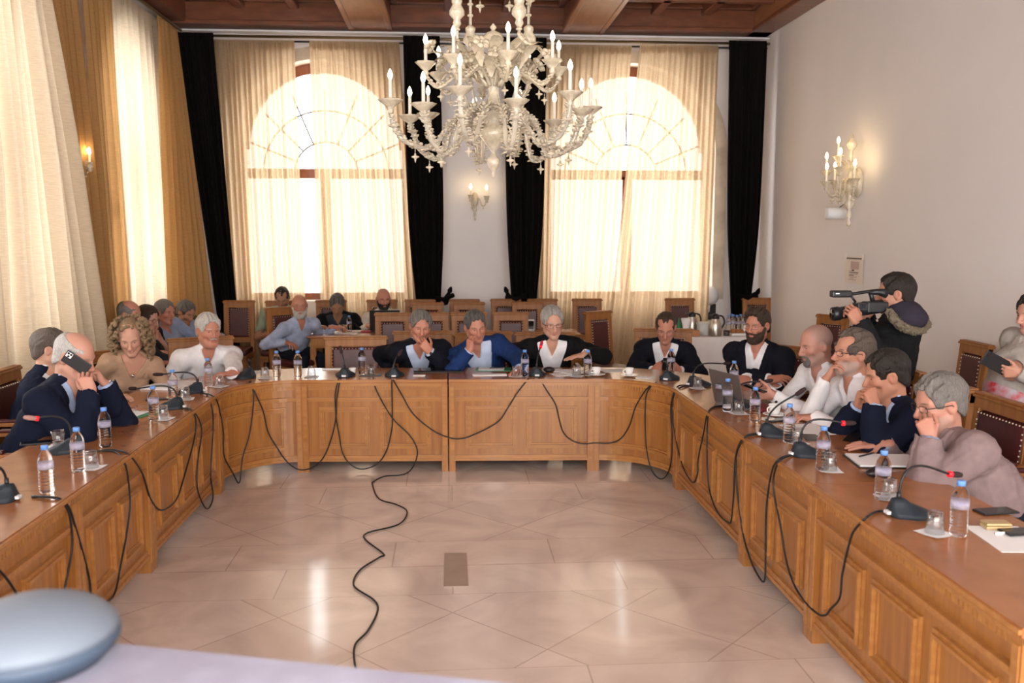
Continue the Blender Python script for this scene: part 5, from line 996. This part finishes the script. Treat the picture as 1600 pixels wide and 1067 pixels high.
# ---- microphones
def mic(bx, by, tip, head, label, foam=FOAM, ring=False, rise=.16, s=1.0):
    c = table_pt(bx, by); t = thing('conference_microphone', label, 'microphone', c, math.radians(head), 'gooseneck conference microphones'); q = MB(); P = []
    # base: teardrop shell, local -Y is the seat side
    for k, (w_, l0, l1, z) in enumerate(((.078, -.105, .065, 0), (.08, -.108, .068, .012), (.072, -.098, .066, .022), (.05, -.06, .064, .038), (.034, -.015, .060, .058), (.026, .0, .055, .072), (.012, .015, .045, .076))):
        row = []
        for j in range(24):
            a = 2*math.pi*j/24; ca, sa = math.cos(a), math.sin(a); e = .55; x = w_*math.copysign(abs(ca)**e, ca); yy = math.copysign(abs(sa)**e, sa); row.append((x*(1-.25*(yy > .3)), (l0+l1)/2+yy*(l1-l0)/2, z))
        P.append(row+[row[0]])
    q.grid(P, MICB); q.add(P[-1][:-1], [list(range(24))], MICB); q.add(P[0][:-1], [list(range(24))[::-1]], MICB); base = q.build('base', t)
    q = MB(); q.box((-.018, .062, .008), (.018, .082, .022), WHITEP, .003); q.build('plug', base)
    q = MB(); q.box((-.03, -.107, .004), (.03, -.104, .012), mat('mic_window', (.05, .004, .006), .2) if 'mic_window' not in MATS else MATS['mic_window']); q.build('indicator', base)
    Ri = Matrix.Rotation(-math.radians(head), 3, 'Z'); p0 = Vector((0, .028, .07)); tp = Ri @ (Vector(tip)-c); d = (tp-p0); up = Vector((0, 0, rise)); path = [p0+(up*3*u_*(1-u_)**2*1.0+d*(3*u_*u_*(1-u_)*.75+u_**3)) for u_ in [i/16 for i in range(17)]]
    q = MB(); q.tube(path[:15], .0055, BLACKP, 7); q.tube([path[0]-Vector((0, 0, .005)), path[0]+Vector((0, 0, .03))], .010, BLACKP, 8); q.build('gooseneck', t)
    dd = (path[-1]-path[13]).normalized(); e = path[-1]; q = MB(); q.tube([e-dd*.065, e-dd*.055, e-dd*.02, e, e+dd*.006], [.008, .0125, .0135, .010, .003], foam, 10); q.build('microphone_head', t)
    if ring: q = MB(); q.tube([e-dd*.068, e-dd*.052], .0136, REDR, 10); q.build('light_ring', t)
FRED = mat('red_foam', (.42, .02, .05), .85)
mic(2, 782, atY(-60, 735, 3.7), -90, 'gooseneck microphone at the left edge, nearest the camera on the left row', rise=.16)
mic(106, 706, atX(38, 652, -2.2), -90, 'gooseneck microphone before the bald man on the phone, pale head lit', mat('pale_foam', (.36, .2, .17), .8), True, .2)
mic(271, 638, atX(202, 607, -2.2), -90, 'gooseneck microphone before the curly-haired woman, lying flat', rise=.15)
mic(303, 613, atX(240, 585, -2.15), -80, 'gooseneck microphone before the white-haired man, bent low over papers', rise=.14)
mic(386, 590, atY(389, 562, 7.25), -40, 'gooseneck microphone on the left curved corner, pointing away', rise=.08)
mic(539, 588, atY(531, 541, 7.36), 180, 'gooseneck microphone before the empty chair', rise=.1)
mic(616, 588, atY(628, 547, 7.36), 180, 'gooseneck microphone before the man with a hand over his mouth', rise=.1)
mic(838, 587, atY(847, 533, 7.35), 180, 'gooseneck microphone with a glowing red head before the speaker', FRED, True, .1)
mic(1044, 593, atY(1035, 564, 7.25), 150, 'gooseneck microphone on the right curved corner, bent low', rise=.12)
mic(1088, 602, atX(1140, 567, 2.2), 100, 'gooseneck microphone before the bearded man, behind a glass', FOAM, False, .16)
mic(1152, 638, atX(1207, 594, 2.15), 95, 'gooseneck microphone half hidden by bottles before the bald man', FOAM, False, .16)
mic(1205, 681, atX(1258, 607, 2.0), 90, 'gooseneck microphone slanting up before the man with a hand at his mouth', FOAM, False, .12)
mic(1257, 712, atX(1336, 661, 2.1), 90, 'gooseneck microphone with a red ring before the man with clasped hands', FOAM, True, .22)
mic(1413, 805, atX(1502, 742, 2.15), 90, 'gooseneck microphone nearest the camera on the right row', FOAM, True, .26)
# ---- cables
def front_hit(px, py, g=.03):
    def ok(p):
        return p
    if px <= 334: p = atX(px, py, XLI+g)
    elif px >= 1066: p = atX(px, py, XRI-g)
    elif 468 <= px <= 926:
        Y = 7.15
        for _ in range(4): p = atY(px, py, Y); Y = ycen(p.x)-g
        p = atY(px, py, Y)
    else:
        cx, cy, rx, ry = (XC0, YL-.56, XC0-XLI, .56) if px < 700 else (XC1, YR-.56, XRI-XC1, .56); d = ray(px, py); rx -= g; ry -= g
        A = (d.x/rx)**2+(d.y/ry)**2; Bq = 2*((CAM.x-cx)*d.x/rx**2+(CAM.y-cy)*d.y/ry**2); C = ((CAM.x-cx)/rx)**2+((CAM.y-cy)/ry)**2-1; D = max(0, Bq*Bq-4*A*C); p = CAM+d*((-Bq+math.sqrt(D))/(2*A))
    if p.z > .757: return Vector(atZ(px, py, .766))
    if p.z < .012: return Vector(atZ(px, py, .008))
    return Vector(p)
def cable(label, pts, floor=()):
    P = [front_hit(*p) for p in pts]+[Vector(atZ(*p, .008)) for p in floor]; q = MB(); q.tube(smooth_path(P, 6), .0052, CABLE, 7); tag(q.build('microphone_cable'), label, 'cable', 'black microphone cables')
cable('black cable from the left corner microphone looping to the empty chair microphone', [(391, 596), (399, 615), (411, 642), (419, 675), (432, 698), (448, 721), (465, 733), (481, 733), (495, 726), (508, 710), (519, 680), (525, 650), (526, 625), (531, 594)])
cable('black cable hanging in a V across the left curved corner', [(389, 596), (396, 612), (395, 642), (389, 682), (379, 715), (374, 754), (364, 739), (351, 715), (349, 695), (349, 675), (341, 632), (331, 618), (312, 614)])
cable('black cable hanging in a deep loop on the left row near the corner', [(288, 638), (303, 643), (315, 671), (309, 719), (308, 761), (318, 789), (326, 794), (333, 775), (329, 739), (333, 669), (331, 637), (323, 617), (313, 614)])
cable('black cable looping across the middle of the left row', [(288, 638), (294, 639), (305, 652), (304, 683), (287, 747), (275, 781), (253, 797), (236, 781), (222, 739), (202, 711), (180, 703), (149, 705)])
cable('black cable looping across the near unit of the left row', [(149, 705), (180, 706), (194, 722), (200, 747), (203, 789), (197, 839), (190, 875), (180, 925), (166, 940), (151, 944), (143, 937), (140, 907), (131, 869), (119, 827), (107, 792), (89, 778), (50, 775)])
cable('black cable hanging straight down the near left unit into the blur', [(50, 776), (89, 779), (106, 797), (112, 830), (112, 860), (103, 910), (98, 955), (95, 1000)])
cable('black cable at the bottom left edge of the left row', [(-14, 880), (0, 892), (15, 910), (30, 935), (44, 962), (52, 1000)])
cable('black cable swinging between the two microphones at the head table centre', [(614, 593), (628, 617), (646, 647), (676, 672), (700, 683), (721, 685), (745, 677), (778, 659), (793, 638), (808, 614), (826, 591)])
cable('black cable looping low under the empty chair microphone', [(612, 593), (613, 650), (612, 671), (604, 704), (589, 725), (565, 733), (547, 725), (535, 707), (530, 680), (526, 659), (524, 635), (524, 614), (529, 592)])
cable('black cable from the speaker microphone to the right curved corner', [(842, 590), (853, 608), (868, 632), (874, 656), (880, 675), (892, 687), (910, 693), (930, 692), (953, 692), (970, 685), (984, 664), (993, 636), (1010, 608), (1026, 597)])
cable('black cable hanging in a deep U on the right curved corner', [(1026, 597), (1011, 613), (1008, 650), (1010, 700), (1018, 734), (1032, 748), (1043, 740), (1049, 717), (1050, 681), (1048, 641), (1052, 616), (1060, 603), (1076, 602)])
cable('black cable looping on the right row next to the curved corner', [(1076, 602), (1062, 606), (1052, 620), (1050, 644), (1055, 681), (1063, 717), (1072, 740), (1083, 754), (1090, 740), (1091, 717), (1099, 678), (1105, 647), (1114, 636), (1136, 633)])
cable('black cable hanging on the three-panel unit of the right row', [(1136, 634), (1114, 637), (1107, 645), (1105, 672), (1105, 729), (1109, 768), (1122, 802), (1139, 817), (1143, 810), (1146, 779), (1149, 717), (1156, 692), (1167, 680), (1186, 677)])
cable('black cable hanging at the post between the first and second right units', [(1186, 678), (1166, 682), (1155, 697), (1150, 717), (1151, 756), (1155, 795), (1162, 839), (1174, 878), (1189, 906), (1195, 904), (1196, 869), (1197, 800), (1204, 745), (1215, 719), (1240, 709)])
cable('black cable sweeping from the two-panel right unit to the nearest microphone', [(1240, 710), (1219, 719), (1209, 743), (1210, 774), (1219, 819), (1229, 878), (1242, 916), (1260, 943), (1278, 959), (1290, 961), (1298, 951), (1312, 934), (1316, 898), (1325, 857), (1334, 830), (1352, 810), (1370, 799), (1390, 800)])
cable('long black cable snaking across the marble floor toward the camera', [(583, 590), (589, 612), (613, 653), (640, 680), (652, 704), (646, 728)], [(631, 741), (601, 744), (584, 752), (582, 757), (592, 779), (619, 788), (636, 799), (623, 819), (575, 832), (571, 843), (599, 865), (592, 871), (562, 891), (553, 915), (584, 937), (590, 954), (575, 985), (555, 1007), (554, 1035), (562, 1075), (540, 1120)])
# ---- papers, phones, folders, laptops
def sheets(px, py, w_, l_, rz, label, n=1, m=PAPER, cat='paper', name='paper_sheet', z=0):
    c = table_pt(px, py); q = MB(); q.box((-w_/2, -l_/2, 0), (w_/2, l_/2, .0008+.0012*n), m); return tag(q.build(name, None, c+Vector((0, 0, z)), rz), label, cat)
def phone(c, rz, label, tilt=None, w_=.075, l_=.155):
    t = thing('mobile_phone', label, 'phone', c, rz); q = MB(); q.box((-w_/2, -l_/2, 0), (w_/2, l_/2, .0085), BLACKP, .003); q.build('case', t); q = MB(); q.box((-w_/2+.004, -l_/2+.004, .0083), (w_/2-.004, l_/2-.004, .0092), SCREEN); q.build('screen', t)
    q = MB(); q.box((-w_/2+.006, l_/2-.04, -.0025), (-w_/2+.038, l_/2-.006, 0), tilt[1] if tilt else BLACKP, .002)
    for dx, dy in ((.014, -.031), (.014, -.015), (.03, -.023)): q.lathe([(.0065, -.0035), (.0065, -.002), (.001, -.002)], SCREEN, 10, (-w_/2+dx, l_/2+dy, 0))
    q.build('camera_bump', t)
    if tilt: t.rotation_euler = tilt[0]
    return t
phone(table_pt(56, 693), -1.2, 'black phone lying flat at the left beside the upright glass')
phone(table_pt(246, 624), -1.35, 'black phone lying flat before the curly-haired woman')
phone(table_pt(1216, 657), -1.3, 'black phone lying before the man with a hand at his mouth')
phone(table_pt(1328, 689), -1.0, 'phone standing tilted near the man with clasped hands').rotation_euler = (.4, 0, -1.0)
phone(table_pt(1556, 800), -1.45, 'black phone lying flat nearest the camera on the right row', w_=.08, l_=.165)
sheets(195, 652, .22, .30, -.3, 'green folder under papers on the left row', 2, GREENF, 'folder', 'document_folder')
sheets(192, 650, .21, .28, -.2, 'white papers on the green folder on the left row', 3, z=.0036)
t = thing('reading_glasses', 'pair of reading glasses lying on the left row papers', 'glasses', table_pt(210, 645)+Vector((0, 0, .009))); q = MB()
for s in (-1, 1): q.tube([(0, s*.032+.024*math.cos(a), .018+.018*math.sin(a)) for a in [2*math.pi*i/16 for i in range(17)]], .0016, GLWIRE, 5); q.tube([(0, s*.056, .025), (.12, s*.05, .0)], .0016, GLWIRE, 5)
q.tube([(0, -.008, .024), (0, .008, .024)], .0014, GLWIRE, 5); q.build('rims', t)
sheets(268, 603, .30, .36, -.25, 'thick stack of printed pages near the left corner', 12, cat='paper stack', name='paper_stack')
sheets(150, 678, .12, .10, .2, 'small white note beside the bottle of the bald man', 1)
sheets(395, 582, .26, .18, .1, 'white sheets behind the left corner microphone', 2)
sheets(518, 577, .16, .05, .05, 'narrow pale card before the empty chair', 6, cat='card', name='name_card')
t = thing('closed_laptop', 'thin black closed laptop before the man in the navy jacket', 'laptop', table_pt(684, 580)); q = MB(); q.box((-.2, -.09, 0), (.2, .09, .01), BLACKP, .004); q.build('base', t); q = MB(); q.box((-.2, -.09, .011), (.2, .09, .018), SCREEN, .004); q.build('lid', t)
sheets(655, 587, .10, .05, 0, 'small white card beside the closed laptop', 4)
t = thing('computer_mouse', 'black mouse behind the closed laptop', 'mouse', table_pt(717, 577)); q = MB(); q.ball((0, 0, .012), (.03, .05, .022), BLACKP, 12, 8); q.build('shell', t)
sheets(771, 577, .30, .2, -.1, 'green folder before the man in the bright blue suit', 2, GREENF, 'folder', 'document_folder')
sheets(768, 577, .22, .15, -.1, 'white page on the green folder before the man in the blue suit', 2, z=.0036)
sheets(765, 586, .28, .08, .05, 'open white pad in front of the green folder', 5)
q = MB(); c = table_pt(776, 576)+Vector((0, 0, .0095)); q.tube([c-Vector((.06, .02, 0)), c+Vector((.06, .02, .0))], .004, BLACKP, 7); tag(q.build('pen'), 'black pen lying on the green folder page', 'pen')
for i, (px, py, rz, lab) in enumerate(((882, 585, .25, 'loose printed sheets fanned before the speaker, lowest'), (886, 580, -.2, 'loose printed sheets before the speaker, upper'), (900, 583, .5, 'loose sheet under the speaker upside-down glass'))): sheets(px, py, .21, .15, rz, lab, 2+i, z=.003*i-.0003*(i > 0))
t = thing('black_case', 'black device beside the speaker microphone base', 'device', table_pt(858, 581)); q = MB(); q.ball((0, 0, .02), (.05, .04, .025), BLACKP, 12, 8); q.build('shell', t)
sheets(958, 579, .20, .16, .2, 'white paper behind the coffee cup on the right corner', 1); sheets(1008, 590, .14, .1, -.4, 'white napkin sheet beside the right corner microphone', 1, NAPKIN, 'napkin', 'paper_napkin')
# open laptop on the right row
c = table_pt(1140, 628); t = thing('open_laptop', 'open grey laptop standing before the bearded man', 'laptop', (1.99, 5.88, ZT), math.radians(-72)); q = MB(); q.box((-.17, -.12, 0), (.17, .12, .014), GREYAL, .004); q.build('base', t); q = MB(); q.box((-.15, -.06, .0135), (.15, .09, .0155), BLACKP); q.build('keyboard', t)
q = MB(); q.M = Matrix.Translation((0, -.118, .012)) @ Matrix.Rotation(math.radians(14), 4, 'X'); q.box((-.17, -.007, 0), (.17, 0, .235), GREYAL, .004); l = q.build('lid', t); q = MB(); q.M = Matrix.Translation((0, -.118, .012)) @ Matrix.Rotation(math.radians(14), 4, 'X'); q.box((-.16, .0003, .012), (.16, .0015, .225), SCREEN); q.build('screen', l)
sheets(1116, 600, .2, .14, .7, 'papers behind the open laptop on the right row', 2)
t = thing('red_pouch', 'dark red pouch on the table in front of the bald man', 'pouch', table_pt(1192, 640)); q = MB(); q.box((-.05, -.09, 0), (.05, .09, .022), mat('red_leather', (.2, .015, .025), .4), .008); q.build('body', t)
q = MB(); c = table_pt(1200, 657); q.box((-.03, -.03, 0), (.03, .03, .02), CREAMS, .006); tag(q.build('sugar_sachet', None, c, .4), 'small pale sachet beside the white coffee cup on the right row', 'sachet')
sheets(1262, 671, .22, .30, .1, 'white paper under the forearm of the man with a hand at his mouth', 1); sheets(1267, 684, .08, .14, -.2, 'slim dark notebook before the man with a hand at his mouth', 5, BLACKP, 'notebook', 'notebook')
# notepad and case of the man in pink
t = thing('notepad_folder', 'open black-bound writing pad before the man in the pink jacket', 'notepad', table_pt(1388, 722), -.12); q = MB(); q.box((-.19, -.13, 0), (.19, .13, .006), BLACKP, .002); q.build('cover', t); q = MB(); q.box((-.18, -.12, .006), (.18, .12, .014), PAPER); q.build('pages', t)
q = MB(); c = table_pt(1356, 716)+Vector((0, 0, .019)); q.tube([c-Vector((.06, .03, 0)), c+Vector((.05, .04, 0))], .0045, BLACKP, 7); tag(q.build('pen'), 'dark pen lying on the open writing pad', 'pen')
t = thing('spectacle_case', 'rounded black case beside the bottle before the man in pink', 'case', table_pt(1372, 744), .5); q = MB(); q.ball((0, 0, .024), (.085, .036, .026), BLACKP, 16, 10); q.build('shell', t)
t = thing('folded_glasses', 'folded black glasses by the elbow of the man in pink', 'glasses', table_pt(1488, 752)); q = MB(); q.tube([(-.07, 0, .004), (0, .03, .012), (.07, .01, .004)], .004, BLACKP, 6); q.box((-.01, .0, 0), (.07, .03, .006), BLACKP, .003); q.build('frame', t)
sheets(1578, 842, .21, .297, -.1, 'white printed sheet at the right edge of the picture', 1)
t = thing('cigarette_case', 'gold case lying on the white sheet at the right edge', 'case', table_pt(1556, 826)+Vector((0, 0, .0032)), -.1); q = MB(); q.box((-.05, -.03, 0), (.05, .03, .014), GOLDM, .004); q.build('lower_shell', t); q = MB(); q.box((-.05, -.03, .015), (.05, .03, .026), GOLDM, .006); q.build('lid', t)
phone(table_pt(1596, 834)+Vector((0, 0, .005)), -1.5, 'black phone beside the gold case at the right edge')
t = thing('lighter', 'small white and grey lighter on the sheet below the gold case', 'lighter', table_pt(1566, 836)+Vector((0, 0, .008)), -1.5); q = MB(); q.tube([(0, -.03, 0), (0, .01, 0)], .006, PAPER, 8); q.tube([(0, .011, 0), (0, .03, 0)], .006, STEEL, 8); q.build('body', t)
# ---- phones in hands, video camera
def held(label, c, ax, n, w_, l_, bump=None):
    ax = Vector(ax).normalized(); n = Vector(n); n = (n-ax*n.dot(ax)).normalized(); x = ax.cross(n); R = Matrix((x, ax, n)).transposed(); return phone(c, 0, label, (R.to_euler(), bump or WHITEP), w_, l_)
held('black phone with a pale camera block held to the bald man\'s ear', Vector(P(119, 567, 5.245)), (-.78, -.1, .6), (0, 1, .05), .078, .155)
held('large black phone held by the woman at the right edge', Vector(P(1556, 567, 5.52)), (-.86, -.1, .42), (.1, 1, .1), .1, .20, BLACKP)
held('phone in the hands of the bald man in a white shirt', Vector(P(1180, 606, 5.72)), (-.8, .1, .3), (.2, -.3, -1), .072, .15, BLACKP)
held('dark phone in the hands of the man at the right corner', Vector(P(1041, 570, 7.62)), (0, -.4, .9), (0, 1, .4), .07, .14, BLACKP)
Yc = 5.66; p = lambda px, py, dy=0: Vector(P(px, py, Yc+dy)); o0 = p(1345, 480); t = thing('video_camera', 'black shoulder video camera held up by the cameraman', 'video camera', o0); L_ = lambda px, py, dy=0: p(px, py, dy)-o0
VB = mat('camera_body_black', (.014, .015, .018), .35); q = MB(); q.tube([L_(1337, 484), L_(1378, 478)], .045, VB, 12); q.box(L_(1356, 489, -.05), L_(1378, 470, .05), VB, .008); q.box(L_(1340, 486, -.045), L_(1360, 472, .045), VB, .01); q.build('camera_body', t)
q = MB(); q.tube([L_(1300, 491), L_(1301, 491), L_(1311, 489.5), L_(1312, 489), L_(1322, 487.5), L_(1340, 485)], [.040, .046, .046, .040, .041, .039], VB, 20); ln = q.build('lens_barrel', t)
q = MB(); q.tube([L_(1299.6, 491), L_(1299.9, 491)], .034, SCREEN, 20); q.build('front_glass', ln)
q = MB()
for k in range(6): q.tube([L_(1341+k*2.2, 477-.3*k, -.047), L_(1341+k*2.2, 483-.3*k, -.047)], .0022, MICB, 5)
q.build('control_ribs', t)
q = MB(); q.tube(smooth_path([L_(1322, 459), L_(1334, 459), L_(1352, 456), L_(1362, 455)], 4), .011, VB, 8); q.tube([L_(1360, 456), L_(1364, 472)], .016, VB, 8); q.tube([L_(1329, 461), L_(1337, 472)], .008, VB, 8); q.build('top_handle', t)
q = MB(); q.box(L_(1301, 465, -.03), L_(1326, 453, .03), VB, .01); fm = q.build('front_monitor', t); q = MB(); q.box(L_(1306, 459.5, -.0315), L_(1312, 458, -.0303), PAPER); q.build('monitor_mark', fm)
q = MB(); q.tube([L_(1358, 457), L_(1372, 456), L_(1378, 457), L_(1385, 459)], [.018, .02, .026, .03], VB, 12); q.build('eyepiece', t)
# hood with fur rim on the cameraman's back, necklace of the woman, wall table goods
I = B_['V'][1]; N0, bs0 = I['N'], I['base']; F = Field(N0-.36, N0+.34, .009); b0 = -I['f']; F.ell(V3(P(1420, 497, 5.68)), (.125, .10, .085), .04); F.ell(V3(P(1410, 481, 5.74)), (.115, .11, .06), .03)
Xg, Yg, Zg = F.grid(); F.f += .004*fbm(Xg, Yg, Zg, 30, 4); np_obj('hood', [(lambda a: (a[0]-bs0, a[1]))(F.mesh())], cloth('hood_lining', (.035, .03, .045)), B_['V'][0])
fur = Field(N0-.36, N0+.34, .006); lft = I['l']; rim = [V3(P(*k)) for k in ((1390, 488, 5.58), (1396, 498, 5.54), (1405, 507, 5.52), (1415, 513, 5.53), (1427, 517, 5.58), (1440, 516, 5.66), (1448, 507, 5.74), (1444, 497, 5.82), (1436, 489, 5.88))]
for a, b2 in zip(rim[:-1], rim[1:]): fur.cone(a, b2, .024, .024, .01)
Xg, Yg, Zg = fur.grid(); fur.f += .014*fbm(Xg, Yg, Zg, 190, 2); np_obj('fur_trim', [(lambda a: (a[0]-bs0, a[1]))(fur.mesh())], hairmat('fur', (.20, .16, .11)), B_['V'][0])
I = B_['C'][1]; q = MB(); c = Vector(I['N']+I['f']*.118-I['u']*.085-I['base']); q.ball(c, .013, SILV, 12, 8); q.build('pendant', B_['C'][0])
I = B_['T'][1]; a = [x for x in I['arms'] if x[0] > 0][0]; qd = nrm(a[3]-a[2]); pw = Vector(a[3]-qd*.005-I['base']); x_ = nrm(np.cross(qd, (0, 0, 1))); y_ = np.cross(qd, x_); q = MB(); q.tube([pw+Vector((x_*math.cos(k)+y_*math.sin(k))*.031) for k in [2*math.pi*i/24 for i in range(25)]], .0035, BLACKP, 6); q.build('bracelet', B_['T'][0])
# ---- on the back tables
zb = .7605
def bt(px, py=517): return Vector(atZ(px, py, zb))
bottle(bt(546, 519), 'water bottle on the back table beside the man reading', 'water bottles at the back', .9)
for k, (px, dy) in enumerate(((1134, .3), (1141, .36), (1147, .3), (1153, .38), (1160, .32), (1138, .44))): bottle(onc(px, dy), 'water bottle in the cluster behind the pastries', 'water bottles on the white-clothed table')
tumbler(bt(534, 518), 'tumbler upright on the back table beside the bottle', True, False)
for px, py, w_, l_, rz, lab in ((514, 519, .3, .2, .2, 'white papers at the left end of the back table'), (541, 521, .25, .14, -.1, 'white sheets below the bottle on the back table'), (556, 517, .2, .14, .3, 'white sheet beside the black laptop on the back table')):
    q = MB(); q.box((-w_/2, -l_/2, 0), (w_/2, l_/2, .003), PAPER); tag(q.build('paper_sheet', None, bt(px, py), rz), lab, 'paper')
t = thing('black_laptop', 'open black laptop in front of the bald man in cream', 'laptop', bt(602, 517)); q = MB(); q.box((-.18, .0, 0), (.18, .24, .014), BLACKP, .004); q.build('base', t); q = MB(); q.M = Matrix.Translation((0, 0, .01)) @ Matrix.Rotation(.2, 4, 'X'); q.box((-.18, -.008, 0), (.18, 0, .25), BLACKP, .004); q.build('lid', t)
t = thing('red_case', 'red and black case beside the black laptop', 'case', bt(572, 519)); q = MB(); q.box((-.06, -.03, 0), (.06, .03, .022), mat('red_case', (.35, .02, .04), .5), .006); q.build('body', t)
t = thing('card_stand', 'small dark framed card standing on the table behind the speaker', 'card', bt(829, 516)); q = MB(); q.box((-.045, -.008, 0), (.045, .008, .13), PAPER, .003); q.build('frame', t); q = MB(); q.box((-.038, -.0095, .012), (.038, -.008, .112), SCREEN); q.build('card', t)
# ---- out-of-focus desk close to the camera
zd = 1.2; e0 = Vector(atZ(190, 1006, zd)); e1 = Vector(atZ(822, 1070, zd)); ed = (e1-e0).normalized(); nn = Vector((ed.y, -ed.x, 0)); a0 = e0-ed*1.0
m = mat('lavender_print_cloth', (.34, .34, .43), .8, col2=(.25, .235, .31), vscale=7); t = thing('speaker_desk', 'desk under a pale lavender printed cloth, blurred at the bottom edge', 'desk', (a0.x, a0.y, 0)); q = MB()
A = [a0, e1, e1+nn*.6, a0+nn*.6]; A = [x-Vector(t.location) for x in A]; q.add([(x.x, x.y, zd) for x in A]+[(x.x, x.y, zd-.35) for x in A], [[0, 1, 2, 3], [0, 4, 5, 1], [1, 5, 6, 2], [2, 6, 7, 3], [3, 7, 4, 0]], m); q.build('cloth_cover', t)
q = MB(); B2 = [A[0]+Vector(ed)*.04-Vector(nn)*-.04, A[1]-Vector(ed)*.04+Vector(nn)*.04, A[2]-Vector(ed)*.04-Vector(nn)*.04, A[3]+Vector(ed)*.04-Vector(nn)*.04]; q.add([(x.x, x.y, 0) for x in B2]+[(x.x, x.y, zd-.005) for x in B2], [[0, 1, 5, 4], [1, 2, 6, 5], [2, 3, 7, 6], [3, 0, 4, 7], [4, 5, 6, 7]], OAK); q.build('desk_body', t)
c = Vector(atZ(52, 1030, zd+.002)); t = thing('lectern_microphone', 'rounded grey-blue microphone base on the blurred lavender desk', 'microphone', c); G = mat('pale_grey_plastic', (.15, .18, .225), .55); q = MB(); q.lathe([(.115, 0), (.14, .03), (.138, .045)], mat('blue_grey_plastic', (.05, .075, .115), .55), 30); q.lathe([(.138, .045), (.134, .058), (.11, .08), (.07, .096), (.03, .104), (.001, .105)], G, 30); q.build('base', t)
